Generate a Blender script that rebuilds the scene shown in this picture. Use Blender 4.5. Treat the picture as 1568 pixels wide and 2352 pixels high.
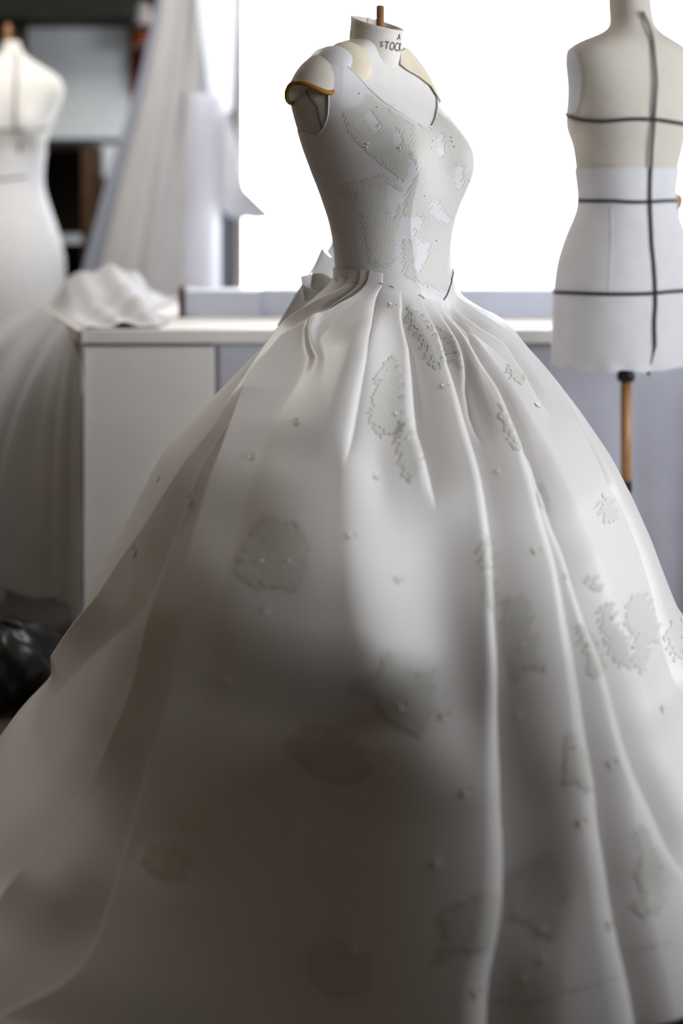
import bpy, bmesh, math, random
import numpy as np
from mathutils import Vector, Matrix

scene = bpy.context.scene
for o in list(bpy.data.objects):
    bpy.data.objects.remove(o)
COL = scene.collection

# ------------------------------------------------------------------ camera
FPX, HX, HY, CAMZ = 3448.0, 784.0, 430.0, 1.22      # focal length in pixels, principal column, horizon row, lens height
cam_d = bpy.data.cameras.new('camera')
cam_d.sensor_fit = 'VERTICAL'
cam_d.sensor_height = 36.0
cam_d.lens = FPX / 2352.0 * 36.0
cam_d.shift_y = -(1176.0 - HY) / 2352.0
cam_d.clip_start = 0.05
cam_d.dof.use_dof = True
cam_d.dof.focus_distance = 2.85
cam_d.dof.aperture_fstop = 1.15
cam = bpy.data.objects.new('camera', cam_d)
cam.location = (0, 0, CAMZ)
cam.rotation_euler = (math.radians(90), 0, 0)
COL.objects.link(cam)
scene.camera = cam

# ------------------------------------------------------------------ sky, portals, exposure
scene.view_settings.view_transform = 'Standard'
scene.view_settings.look = 'None'
scene.view_settings.gamma = 1.0
scene.view_settings.use_curve_mapping = False
scene.view_settings.exposure = 0.0
SKY = 12.0
world = bpy.data.worlds.new('overcast_sky')
scene.world = world
world.use_nodes = True
bg = world.node_tree.nodes['Background']
bg.inputs['Color'].default_value = (0.90, 0.94, 1.0, 1)
bg.inputs['Strength'].default_value = SKY

ROOM_X0, ROOM_X1, ROOM_Y0, ROOM_Y1, ROOM_Z = -2.6, 3.0, -1.6, 6.3, 3.0
WB = (-0.44, 2.10, 0.72, 2.75)      # back window: x0 x1 z0 z1
WR = (-0.90, 3.3, 0.95, 2.25)        # right window: y0 y1 z0 z1


def portal(name, loc, rot, sx, sy):
    l = bpy.data.lights.new(name, 'AREA')
    l.shape = 'RECTANGLE'; l.size = sx; l.size_y = sy
    l.cycles.is_portal = True
    o = bpy.data.objects.new(name, l); COL.objects.link(o)
    o.location = loc; o.rotation_euler = rot


portal('daylight_portal', ((WB[0]+WB[1])/2, ROOM_Y1+0.12, (WB[2]+WB[3])/2), (math.radians(-90), 0, 0), WB[1]-WB[0], WB[3]-WB[2])
portal('daylight_portal', (ROOM_X1+0.12, (WR[0]+WR[1])/2, (WR[2]+WR[3])/2), (math.radians(-90), 0, math.radians(-90)), WR[1]-WR[0], WR[3]-WR[2])

# ------------------------------------------------------------------ helpers


def P(px, py, d):
    """Point seen at photo pixel (px, py) at depth d."""
    return np.array([(px - HX) / FPX * d, d, CAMZ - (py - HY) / FPX * d])


def proj(V):
    return np.stack([HX + FPX * V[..., 0] / V[..., 1], HY + FPX * (CAMZ - V[..., 2]) / V[..., 1]], -1)


def node_mat(name, color, rough=0.6, spec=0.3, var=0.0, var_scale=8.0, bump=0.0, bump_scale=60.0, sheen=0.0, metal=0.0,
             translucent=0.0, transparent=0.0, color2=None, stretch=None):
    m = bpy.data.materials.new(name)
    m.use_nodes = True
    nt = m.node_tree; N = nt.nodes; L = nt.links
    b = N['Principled BSDF']
    b.inputs['Base Color'].default_value = (*color, 1)
    b.inputs['Roughness'].default_value = rough
    b.inputs['Specular IOR Level'].default_value = spec
    b.inputs['Metallic'].default_value = metal
    if sheen:
        b.inputs['Sheen Weight'].default_value = sheen
    tc = N.new('ShaderNodeTexCoord')
    src = tc.outputs['Object']
    if stretch:
        mp = N.new('ShaderNodeMapping'); mp.inputs['Scale'].default_value = stretch
        L.new(src, mp.inputs['Vector']); src = mp.outputs['Vector']
    if var or color2:
        n = N.new('ShaderNodeTexNoise'); n.inputs['Scale'].default_value = var_scale; n.inputs['Detail'].default_value = 5
        L.new(src, n.inputs['Vector'])
        r = N.new('ShaderNodeValToRGB')
        c2 = color2 if color2 else tuple(max(0, c * (1 - var)) for c in color)
        r.color_ramp.elements[0].position = 0.35; r.color_ramp.elements[1].position = 0.65
        r.color_ramp.elements[0].color = (*color, 1); r.color_ramp.elements[1].color = (*c2, 1)
        L.new(n.outputs['Fac'], r.inputs['Fac']); L.new(r.outputs['Color'], b.inputs['Base Color'])
    if bump:
        n2 = N.new('ShaderNodeTexNoise'); n2.inputs['Scale'].default_value = bump_scale; n2.inputs['Detail'].default_value = 6
        L.new(src, n2.inputs['Vector'])
        bp = N.new('ShaderNodeBump'); bp.inputs['Strength'].default_value = bump; bp.inputs['Distance'].default_value = 0.002
        L.new(n2.outputs['Fac'], bp.inputs['Height']); L.new(bp.outputs['Normal'], b.inputs['Normal'])
    out = N['Material Output']
    last = b.outputs['BSDF']
    if translucent:
        t = N.new('ShaderNodeBsdfTranslucent'); t.inputs['Color'].default_value = (*color, 1)
        mx = N.new('ShaderNodeMixShader'); mx.inputs['Fac'].default_value = translucent
        L.new(last, mx.inputs[1]); L.new(t.outputs['BSDF'], mx.inputs[2]); last = mx.outputs['Shader']
    if transparent:
        t = N.new('ShaderNodeBsdfTransparent')
        mx = N.new('ShaderNodeMixShader'); mx.inputs['Fac'].default_value = transparent
        L.new(last, mx.inputs[1]); L.new(t.outputs['BSDF'], mx.inputs[2]); last = mx.outputs['Shader']
    L.new(last, out.inputs['Surface'])
    return m


def mesh_obj(name, verts, faces, mat, parent=None, smooth=True):
    me = bpy.data.meshes.new(name)
    verts = np.asarray(verts, dtype=np.float32).reshape(-1, 3)
    if isinstance(faces, np.ndarray):
        k = faces.shape[1]; n = len(faces)
        me.vertices.add(len(verts)); me.vertices.foreach_set('co', verts.ravel())
        me.loops.add(n * k); me.loops.foreach_set('vertex_index', faces.astype(np.int32).ravel())
        me.polygons.add(n); me.polygons.foreach_set('loop_start', np.arange(0, n * k, k, dtype=np.int32))
        me.polygons.foreach_set('loop_total', np.full(n, k, dtype=np.int32))
        me.update(calc_edges=True)
    else:
        me.from_pydata([tuple(v) for v in verts], [], faces)
    me.validate()
    me.polygons.foreach_set('use_smooth', np.full(len(me.polygons), smooth, dtype=bool))
    me.materials.append(mat)
    o = bpy.data.objects.new(name, me); COL.objects.link(o)
    if parent:
        o.parent = parent
        o.matrix_parent_inverse = parent.matrix_basis.inverted()
    return o


def empty(name, loc, label=None, cat=None, group=None):
    o = bpy.data.objects.new(name, None); COL.objects.link(o); o.location = tuple(loc); o.empty_display_size = 0.1
    if label: o['label'] = label; o['category'] = cat
    if group: o['group'] = group
    return o


def tag(o, label, cat, group=None):
    o['label'] = label; o['category'] = cat
    if group: o['group'] = group
    return o


def struct(o):
    o['kind'] = 'structure'; return o


def box_data(x0, x1, y0, y1, z0, z1):
    v = [(x0, y0, z0), (x1, y0, z0), (x1, y1, z0), (x0, y1, z0), (x0, y0, z1), (x1, y0, z1), (x1, y1, z1), (x0, y1, z1)]
    f = [(0, 3, 2, 1), (4, 5, 6, 7), (0, 1, 5, 4), (1, 2, 6, 5), (2, 3, 7, 6), (3, 0, 4, 7)]
    return v, f


def box(name, x0, x1, y0, y1, z0, z1, mat, parent=None, bevel=0.0):
    v, f = box_data(x0, x1, y0, y1, z0, z1)
    o = mesh_obj(name, v, f, mat, parent, smooth=False)
    if bevel:
        bm = bmesh.new(); bm.from_mesh(o.data)
        bmesh.ops.bevel(bm, geom=bm.edges[:], offset=bevel, segments=3, affect='EDGES', profile=0.5)
        bm.to_mesh(o.data); bm.free()
    return o


def prism(name, pts, z0, z1, mat, parent=None, bevel=0.0):
    n = len(pts)
    v = [(x, y, z0) for x, y in pts] + [(x, y, z1) for x, y in pts]
    f = [tuple(range(n - 1, -1, -1)), tuple(range(n, 2 * n))] + [(i, (i + 1) % n, n + (i + 1) % n, n + i) for i in range(n)]
    o = mesh_obj(name, v, f, mat, parent, smooth=False)
    if bevel:
        bm = bmesh.new(); bm.from_mesh(o.data)
        bmesh.ops.bevel(bm, geom=bm.edges[:], offset=bevel, segments=3, affect='EDGES', profile=0.5)
        bm.to_mesh(o.data); bm.free()
    return o


def lathe(name, prof, center, mat, parent=None, n=32, axis=None):
    """prof: list of (r, z) from bottom to top, closed with caps."""
    cx, cy = center
    v = []; f = []
    for r, z in prof:
        for k in range(n):
            a = 2 * math.pi * k / n
            v.append((cx + r * math.cos(a), cy + r * math.sin(a), z))
    for i in range(len(prof) - 1):
        for k in range(n):
            f.append((i * n + k, i * n + (k + 1) % n, (i + 1) * n + (k + 1) % n, (i + 1) * n + k))
    f.append(tuple(range(n - 1, -1, -1))); m = (len(prof) - 1) * n
    f.append(tuple(range(m, m + n)))
    return mesh_obj(name, v, f, mat, parent)


def tube(name, pts, r, mat, parent=None, n=8, flat=1.0, normals=None):
    pts = np.asarray(pts, float); m = len(pts)
    v = []; f = []
    for i in range(m):
        t = pts[min(i + 1, m - 1)] - pts[max(i - 1, 0)]; t /= np.linalg.norm(t) + 1e-12
        nn = normals[i] if normals is not None else np.array([0.3, -0.8, 0.5])
        b = np.cross(t, nn); b /= np.linalg.norm(b) + 1e-12
        nn = np.cross(b, t)
        for k in range(n):
            a = 2 * math.pi * k / n
            v.append(pts[i] + r * (math.cos(a) * b + flat * math.sin(a) * nn))
    for i in range(m - 1):
        for k in range(n):
            f.append((i * n + k, i * n + (k + 1) % n, (i + 1) * n + (k + 1) % n, (i + 1) * n + k))
    f.append(tuple(range(n - 1, -1, -1))); f.append(tuple(range((m - 1) * n, m * n)))
    return mesh_obj(name, v, f, mat, parent)


def in_poly(pts, poly):
    x, y = pts[..., 0], pts[..., 1]
    inside = np.zeros(x.shape, bool)
    n = len(poly); j = n - 1
    for i in range(n):
        xi, yi = poly[i]; xj, yj = poly[j]
        c = ((yi > y) != (yj > y)) & (x < (xj - xi) * (y - yi) / (yj - yi + 1e-12) + xi)
        inside ^= c; j = i
    return inside


def smooth1(a, s, axis=0):
    k = int(3 * s) + 1
    w = np.exp(-0.5 * (np.arange(-k, k + 1) / s) ** 2); w /= w.sum()
    pad = [(0, 0)] * a.ndim; pad[axis] = (k, k)
    ap = np.pad(a, pad, mode='edge')
    return np.apply_along_axis(lambda v: np.convolve(v, w, 'valid'), axis, ap)


def grid_normals(V, wrap=True):
    if wrap:
        du = np.roll(V, -1, 1) - np.roll(V, 1, 1)
    else:
        du = np.gradient(V, axis=1)
    dv = np.gradient(V, axis=0)
    N = np.cross(dv, du)
    N /= np.linalg.norm(N, axis=-1, keepdims=True) + 1e-12
    return N


def grid_faces(nr, nc, wrap=True):
    r = np.arange(nr - 1)[:, None]; c = np.arange(nc if wrap else nc - 1)[None, :]
    c1 = (c + 1) % nc
    return np.stack([r * nc + c, r * nc + c1, (r + 1) * nc + c1, (r + 1) * nc + c], -1)


class Surf:
    """A gridded surface (rows x columns, columns wrap) that patches can be cut from."""

    def __init__(self, V):
        self.V = V; self.N = grid_normals(V)
        self.F = grid_faces(*V.shape[:2])
        if ((V - V.mean(1, keepdims=True)) * self.N).sum(-1).mean() < 0:
            self.N = -self.N
        else:
            self.F = self.F[..., ::-1]
        ctr = 0.25 * (V[:-1] + V[1:] + np.roll(V, -1, 1)[:-1] + np.roll(V, -1, 1)[1:])
        nn = self.N[:-1]
        self.C = ctr; self.px = proj(ctr)
        eye = np.array([0, 0, CAMZ])
        self.face = ((eye - ctr) * nn).sum(-1) > 0
        self.vpx = proj(V); self.vface = ((eye - V) * self.N).sum(-1) > 0

    def patch(self, name, mask, off, mat, parent, relief=None, soften=0):
        V = self.V + self.N * off
        if relief is not None:
            V = V + self.N * relief[..., None]
        F = self.F[mask]
        ids, inv = np.unique(F.ravel(), return_inverse=True)
        v = V.reshape(-1, 3)[ids]; f = inv.reshape(-1, 4)
        if soften:
            # even out the stepped outline: average boundary vertices along the boundary
            e = np.concatenate([f[:, [0, 1]], f[:, [1, 2]], f[:, [2, 3]], f[:, [3, 0]]])
            es = np.sort(e, 1); key = es[:, 0].astype(np.int64) * (len(ids) + 1) + es[:, 1]
            _, first, cnt = np.unique(key, return_index=True, return_counts=True)
            be = es[first[cnt == 1]]
            for _ in range(soften):
                acc = np.zeros_like(v); deg = np.zeros(len(v))
                np.add.at(acc, be[:, 0], v[be[:, 1]]); np.add.at(acc, be[:, 1], v[be[:, 0]])
                np.add.at(deg, be[:, 0], 1); np.add.at(deg, be[:, 1], 1)
                b = deg > 0
                v[b] = 0.4 * v[b] + 0.6 * acc[b] / deg[b][:, None]
        return mesh_obj(name, v, f, mat, parent)

    def at(self, px, py, tol=6.0):
        """Surface point and normal seen at a photo pixel (nearest grid vertex that faces the lens)."""
        d2 = (self.vpx[..., 0] - px) ** 2 + (self.vpx[..., 1] - py) ** 2
        d2 = np.where(self.vface, d2, 1e12)
        m = d2.min()
        cand = d2 <= max(m, tol ** 2)
        dep = np.where(cand, self.V[..., 1] + 0.002 * d2, 1e9)
        i = np.unravel_index(np.argmin(dep), dep.shape)
        return self.V[i].copy(), self.N[i].copy()


# ------------------------------------------------------------------ materials
M = {}
M['satin'] = node_mat('ivory_satin', (0.67, 0.65, 0.63), rough=0.42, spec=0.35, sheen=0.15, var=0.03, var_scale=6, bump=0.05, bump_scale=900)
M['lace'] = node_mat('ivory_lace', (0.595, 0.583, 0.540), rough=0.55, spec=0.3, var=0.06, var_scale=220, bump=0.35, bump_scale=260)
M['bodice'] = node_mat('fine_satin', (0.65, 0.635, 0.64), rough=0.5, spec=0.3, var=0.03, var_scale=24, bump=0.12, bump_scale=300)
M['calico'] = node_mat('white_calico', (0.68, 0.675, 0.69), rough=0.85, spec=0.1, var=0.05, var_scale=30, bump=0.15, bump_scale=400)
M['brightlinen'] = node_mat('lit_linen', (0.86, 0.84, 0.79), rough=0.85, spec=0.1, var=0.04, var_scale=25)  # linen copy lightened to stand for strong light on the far left form
M['brightcalico'] = node_mat('lit_calico', (0.90, 0.90, 0.91), rough=0.85, spec=0.1, var=0.03, var_scale=25)  # calico copy lightened the same way, light put into the colour
M['linen'] = node_mat('cream_linen', (0.62, 0.58, 0.51), rough=0.85, spec=0.1, var=0.05, var_scale=25, bump=0.12, bump_scale=500)
M['formcloth'] = node_mat('off_white_form_cloth', (0.74, 0.72, 0.685), rough=0.85, spec=0.1, var=0.04, var_scale=30, bump=0.12, bump_scale=400)
M['plate'] = node_mat('grey_mesh_cloth', (0.62, 0.58, 0.57), rough=0.85, spec=0.1, var=0.05, var_scale=40, bump=0.12, bump_scale=500)
M['foam'] = node_mat('yellowed_foam', (0.72, 0.645, 0.50), rough=0.8, spec=0.1, var=0.08, var_scale=25)
M['capcloth'] = node_mat('shaded_linen', (0.50, 0.465, 0.40), rough=0.85, spec=0.1, var=0.06, var_scale=25)  # linen darkened, the shoulder cap's shade put into its colour
M['trim'] = node_mat('brown_foam_edge', (0.27, 0.13, 0.02), rough=0.7, spec=0.2)
M['card'] = node_mat('cream_card', (0.76, 0.72, 0.66), rough=0.7, spec=0.2, var=0.04, var_scale=30)
M['ink'] = node_mat('black_ink', (0.035, 0.033, 0.035), rough=0.6, spec=0.2)
M['wood'] = node_mat('turned_wood', (0.33, 0.16, 0.06), rough=0.45, spec=0.4, color2=(0.22, 0.10, 0.035), var_scale=14, stretch=(6, 6, 1))
M['lightwood'] = node_mat('light_turned_wood', (0.50, 0.27, 0.11), rough=0.4, spec=0.4, color2=(0.40, 0.20, 0.07), var_scale=14, stretch=(6, 6, 1))
M['black'] = node_mat('black_metal', (0.012, 0.012, 0.013), rough=0.4, spec=0.4)
M['tape'] = node_mat('black_tape', (0.035, 0.037, 0.045), rough=0.8, spec=0.1)
M['pin'] = node_mat('steel_pin', (0.16, 0.12, 0.09), rough=0.35, metal=0.6)
M['bead'] = node_mat('crystal_bead', (0.92, 0.92, 0.90), rough=0.25, spec=0.6)
M['flower'] = node_mat('ivory_organza_flower', (0.80, 0.77, 0.70), rough=0.6, spec=0.2)
M['organza'] = node_mat('sheer_organza', (0.55, 0.53, 0.50), rough=0.5, spec=0.3, translucent=0.12, transparent=0.15)
M['backlit'] = node_mat('thin_white_tulle', (0.90, 0.90, 0.93), rough=0.8, spec=0.1, translucent=0.65)
M['gownsatin'] = node_mat('gown_muslin', (0.60, 0.59, 0.585), rough=0.8, spec=0.1, var=0.06, var_scale=6)
M['tulle'] = node_mat('white_tulle', (0.80, 0.80, 0.82), rough=0.8, spec=0.1, translucent=0.25)
M['sheertulle'] = node_mat('sheer_tulle', (0.42, 0.43, 0.49), rough=0.8, spec=0.1, translucent=0.3, transparent=0.3)
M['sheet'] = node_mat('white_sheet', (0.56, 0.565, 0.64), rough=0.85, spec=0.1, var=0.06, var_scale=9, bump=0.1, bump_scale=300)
M['greysheet'] = node_mat('grey_muslin', (0.62, 0.61, 0.62), rough=0.85, spec=0.1, var=0.12, var_scale=6, bump=0.1, bump_scale=300, translucent=0.1)
M['whitepaint'] = node_mat('white_paint', (0.84, 0.82, 0.78), rough=0.5, spec=0.3, var=0.04, var_scale=10)
M['bluewhite'] = node_mat('cool_white_paint', (0.62, 0.65, 0.76), rough=0.5, spec=0.3, var=0.04, var_scale=10)
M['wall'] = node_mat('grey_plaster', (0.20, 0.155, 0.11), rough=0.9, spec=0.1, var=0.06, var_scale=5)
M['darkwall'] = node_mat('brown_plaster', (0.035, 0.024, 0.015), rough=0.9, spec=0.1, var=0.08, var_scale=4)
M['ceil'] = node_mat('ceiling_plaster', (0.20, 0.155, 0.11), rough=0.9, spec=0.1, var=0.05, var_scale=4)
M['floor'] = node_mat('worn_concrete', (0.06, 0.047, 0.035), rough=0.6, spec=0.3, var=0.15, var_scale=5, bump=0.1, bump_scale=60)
M['board'] = node_mat('pale_board', (0.84, 0.90, 0.92), rough=0.4, spec=0.4, var=0.05, var_scale=3)
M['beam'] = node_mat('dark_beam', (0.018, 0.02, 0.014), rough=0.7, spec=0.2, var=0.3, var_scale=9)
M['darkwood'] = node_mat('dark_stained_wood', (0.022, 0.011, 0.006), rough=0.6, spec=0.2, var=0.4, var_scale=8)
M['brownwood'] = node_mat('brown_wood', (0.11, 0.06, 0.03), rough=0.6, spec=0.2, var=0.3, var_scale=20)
M['red'] = node_mat('red_cloth', (0.16, 0.022, 0.015), rough=0.8, spec=0.1, var=0.5, var_scale=15)
M['orange'] = node_mat('rust_thread', (0.35, 0.075, 0.02), rough=0.8, spec=0.1, var=0.2, var_scale=60)
M['thread'] = node_mat('white_thread', (0.72, 0.68, 0.66), rough=0.8, spec=0.1, var=0.1, var_scale=60)
M['frame'] = node_mat('window_frame_paint', (0.90, 0.90, 0.89), rough=0.5, spec=0.3)
M['slate'] = node_mat('slate_paint', (0.10, 0.12, 0.16), rough=0.5, spec=0.3)

mg = bpy.data.materials.new('window_glass'); mg.use_nodes = True
nt = mg.node_tree; nt.nodes.remove(nt.nodes['Principled BSDF'])
t_ = nt.nodes.new('ShaderNodeBsdfTransparent'); g_ = nt.nodes.new('ShaderNodeBsdfGlossy'); g_.inputs['Roughness'].default_value = 0.02
fr = nt.nodes.new('ShaderNodeFresnel'); fr.inputs['IOR'].default_value = 1.25
mx = nt.nodes.new('ShaderNodeMixShader')
nt.links.new(fr.outputs['Fac'], mx.inputs['Fac']); nt.links.new(t_.outputs['BSDF'], mx.inputs[1]); nt.links.new(g_.outputs['BSDF'], mx.inputs[2])
nt.links.new(mx.outputs['Shader'], nt.nodes['Material Output'].inputs['Surface'])
M['glass'] = mg

# ------------------------------------------------------------------ room shell
T = 0.12
X0, X1, Y0, Y1, Z1 = ROOM_X0, ROOM_X1, ROOM_Y0, ROOM_Y1, ROOM_Z
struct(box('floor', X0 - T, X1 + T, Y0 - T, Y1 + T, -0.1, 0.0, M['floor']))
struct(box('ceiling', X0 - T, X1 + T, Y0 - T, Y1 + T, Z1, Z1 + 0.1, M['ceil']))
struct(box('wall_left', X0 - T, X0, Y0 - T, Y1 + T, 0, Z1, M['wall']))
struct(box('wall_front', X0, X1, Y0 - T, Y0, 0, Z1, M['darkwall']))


def wall_with_hole(name, plane, lo, hi, hole, pos, mat):
    """plane 'y': wall spans x lo..hi at y pos..pos+T; plane 'x': spans y at x pos..pos+T. One mesh round the opening."""
    a0, a1, z0, z1 = hole
    v = []; f = []
    for (p0, p1, q0, q1) in ((lo, a0, 0, Z1), (a1, hi, 0, Z1), (a0, a1, 0, z0), (a0, a1, z1, Z1)):
        b = box_data(p0, p1, pos, pos + T, q0, q1) if plane == 'y' else box_data(pos, pos + T, p0, p1, q0, q1)
        n = len(v); v += b[0]; f += [tuple(i + n for i in q) for q in b[1]]
    return struct(mesh_obj(name, v, f, mat, smooth=False))


wall_with_hole('wall_back', 'y', X0, X1, WB, Y1, M['wall'])
wall_with_hole('wall_right', 'x', Y0, Y1, WR, X1, M['wall'])


def window(name, plane, hole, pos, nm, rail):
    a0, a1, z0, z1 = hole
    root = empty(name, (0, 0, 0)); struct(root)
    y0, y1 = pos + 0.03, pos + 0.08

    def bar(nm_, p0, p1, q0, q1, m, d0=y0, d1=y1):
        b = (p0, p1, d0, d1) if plane == 'y' else (d0, d1, p0, p1)
        return struct(box(nm_, *b, q0, q1, m, root))
    w = 0.03
    bar('window_frame', a0, a0 + w, z0, z1, M['frame']); bar('window_frame', a1 - w, a1, z0, z1, M['frame'])
    bar('window_frame', a0 + w, a1 - w, z0, z0 + w, M['frame']); bar('window_frame', a0 + w, a1 - w, z1 - w, z1, M['frame'])
    xs = np.linspace(a0 + w, a1 - w, nm + 1)
    for x in xs[1:-1]:
        bar('mullion', x - 0.02, x + 0.02, z0 + w, z1 - w, M['frame'])
    for i in range(nm):
        bar('pane', xs[i] + (0.02 if i else 0), xs[i + 1] - (0.02 if i < nm - 1 else 0), z0 + w, z1 - w, M['glass'], pos + 0.052, pos + 0.056)
    bar('window_sill', a0 - 0.03, a1 + 0.03 if plane == 'x' else a1, z0 - 0.03, z0, M['frame'], pos - 0.10, pos + 0.03)


window('window_1', 'y', WB, Y1, 1, 0)
window('window_2', 'x', WR, X1, 3, 0)
# ------------------------------------------------------------------ tailor's forms


def body_surface(ax, ay, psi, tab, n_exp=2.25, nphi=360, nz=420, bust=None, seam=None):
    """Torso lofted from rings. tab rows: (photo row, left edge, right edge, width/depth ratio). Each ring is fitted so
    that its outline lands on the two edges."""
    S = np.array([math.cos(psi), math.sin(psi)]); F = np.array([math.sin(psi), -math.cos(psi)])
    tab = np.array(tab, float)
    rows = np.linspace(tab[0, 0], tab[-1, 0], nz)
    sm = nz / 60.0
    L = smooth1(np.interp(rows, tab[:, 0], tab[:, 1]), sm * 0.6); R = smooth1(np.interp(rows, tab[:, 0], tab[:, 2]), sm * 0.6)
    ratio = smooth1(np.interp(rows, tab[:, 0], tab[:, 3]), sm)
    zs = CAMZ + (HY - rows) * ay / FPX
    a = np.linspace(0, 2 * math.pi, nphi, endpoint=False)
    ca, sa = np.cos(a), np.sin(a)
    us = np.sign(ca) * np.abs(ca) ** (2 / n_exp); uf = np.sign(sa) * np.abs(sa) ** (2 / n_exp)
    V = np.zeros((nz, nphi, 3)); k, c = 0.1, 0.0
    cs = np.zeros(nz); ks = np.zeros(nz)

    def ring(i, k, c):
        w = k * ratio[i]; d = k
        s = w * us; f = d * uf
        if bust:
            b, sep, zb, ss, sz = bust
            fw = np.clip(uf, 0, 1) ** 0.5
            g = np.exp(-np.abs((zs[i] - zb) / (sz if zs[i] > zb else sz * 0.75)) ** 2.0)
            f = f + b * g * fw * (np.exp(-((s - sep) / ss) ** 2) + np.exp(-((s + sep) / ss) ** 2))
            if seam:
                s_s = np.interp(zs[i], seam[0], seam[1]); amp = np.interp(zs[i], seam[0], seam[2])
                f = f + amp * fw * (np.exp(-np.abs(s - s_s) / 0.018) + np.exp(-np.abs(s + s_s) / 0.018))
        x = ax + (c + f) * F[0] + s * S[0]; y = ay + (c + f) * F[1] + s * S[1]
        return x, y
    for i in range(nz):
        for _ in range(14):
            x, y = ring(i, k, c)
            px = HX + FPX * x / y
            lo, hi = px.min(), px.max()
            k *= 1 + 0.9 * ((R[i] - L[i]) / (hi - lo) - 1)
            k = max(k, 0.02)
            c += 0.8 * ((R[i] + L[i]) - (hi + lo)) / 2 * ay / FPX / (F[0] if abs(F[0]) > 0.3 else 1e9)
        cs[i] = c; ks[i] = k
    cs = smooth1(cs, sm); ks = smooth1(ks, sm * 0.6)
    for i in range(nz):
        x, y = ring(i, ks[i], cs[i])
        V[i, :, 0], V[i, :, 1], V[i, :, 2] = x, y, zs[i]
    return V, S, F


def cap_mesh(V):
    """verts, faces of a body grid closed top and bottom (mixed polygons)."""
    nr, nc = V.shape[:2]
    v = np.concatenate([V.reshape(-1, 3), V[0].mean(0)[None], V[-1].mean(0)[None]])
    f = [tuple(int(q) for q in r) for r in grid_faces(nr, nc).reshape(-1, 4)]
    for k in range(nc):
        f.append((int((k + 1) % nc), int(k), nr * nc)); f.append((int((nr - 1) * nc + k), int((nr - 1) * nc + (k + 1) % nc), nr * nc + 1))
    return v, f


AX, AY = P(903, 430, 3.0)[0], 3.0
PSI = math.radians(48)
tab_main = [  # row, left, right, ratio
    (92, 800, 925, 1.15), (104, 768, 930, 1.35), (118, 736, 944, 1.75), (135, 712, 962, 2.0), (155, 690, 976, 2.05), (175, 674, 988, 2.0),
    (200, 664, 998, 1.9), (230, 665, 1012, 1.7), (260, 672, 1026, 1.5), (300, 684, 1056, 1.35), (340, 696, 1081, 1.30), (370, 707, 1086, 1.28),
    (400, 718, 1083, 1.26), (430, 731, 1072, 1.25), (465, 743, 1056, 1.22), (500, 755, 1043, 1.2), (535, 763, 1036, 1.22), (570, 768, 1033, 1.24),
    (610, 772, 1033, 1.25), (640, 772, 1038, 1.25), (700, 752, 1062, 1.28), (780, 728, 1090, 1.3)]
ZB = CAMZ + (HY - 378) * 3.0 / FPX
V_main, S1, F1 = body_surface(AX, AY, PSI, tab_main, nphi=720, nz=620, bust=(0.045, 0.088, ZB, 0.055, 0.075),
                              seam=([0.95, 1.055, 1.12, ZB, 1.34], [0.045, 0.048, 0.060, 0.088, 0.11], [0.001, 0.003, 0.005, 0.003, 0.0]))
body = Surf(V_main)

form = empty('dress_form', (AX, AY, 0), 'cream tailor\'s dress form with open neck and wooden screw, wearing the wedding dress', 'dress form')
Vt = V_main[::4, ::4]
v, f = cap_mesh(Vt)
mesh_obj('torso', v, f, M['formcloth'], form)
# stand under the skirt
lathe('pole', [(0.017, 0.05), (0.017, 0.90)], (AX, AY), M['lightwood'], form, 16)
lathe('base', [(0.17, 0.0), (0.17, 0.02), (0.05, 0.045), (0.03, 0.06)], (AX, AY), M['black'], form, 32)
# foam pads near the neck, shoulder cap, arm plate cloth


def blob(name, px, py, ru, rv, rn, sink, mat, parent, tilt=0.0):
    """A stuffed pad: an ellipsoid half sunk into the torso at the given place."""
    p, n = body.at(px, py)
    up = np.array([0, 0, 1.0]) - n * n[2]; up /= np.linalg.norm(up); rt = np.cross(up, n)
    if rt[0] < 0: rt = -rt
    rt, up = rt * math.cos(tilt) + up * math.sin(tilt), up * math.cos(tilt) - rt * math.sin(tilt)
    bm = bmesh.new(); bmesh.ops.create_icosphere(bm, subdivisions=4, radius=1.0)
    for q in bm.verts:
        c = p - n * sink + rt * ru * q.co.x + up * rv * q.co.y + n * rn * q.co.z
        q.co = c
    v = [tuple(q.co) for q in bm.verts]; f = [tuple(w.index for w in fc.verts) for fc in bm.faces]
    bm.free()
    o = mesh_obj(name, v, f, mat, parent); return o


blob('shoulder_pad', 808, 140, 0.048, 0.052, 0.030, 0.016, M['foam'], form)
far_pad = [(916, 118), (935, 108), (970, 140), (1010, 190), (1010, 240), (985, 200), (960, 180), (930, 162), (915, 150)]
body.patch('shoulder_pad', in_poly(body.px, far_pad) & body.face, 0.005, M['foam'], form, soften=6)
plate = [(655, 232), (668, 205), (690, 188), (715, 182), (745, 192), (768, 210), (770, 300), (730, 318), (690, 305), (660, 300)]
body.patch('arm_plate', in_poly(body.px, plate) & body.face, 0.0012, M['plate'], form, soften=6)


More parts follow.
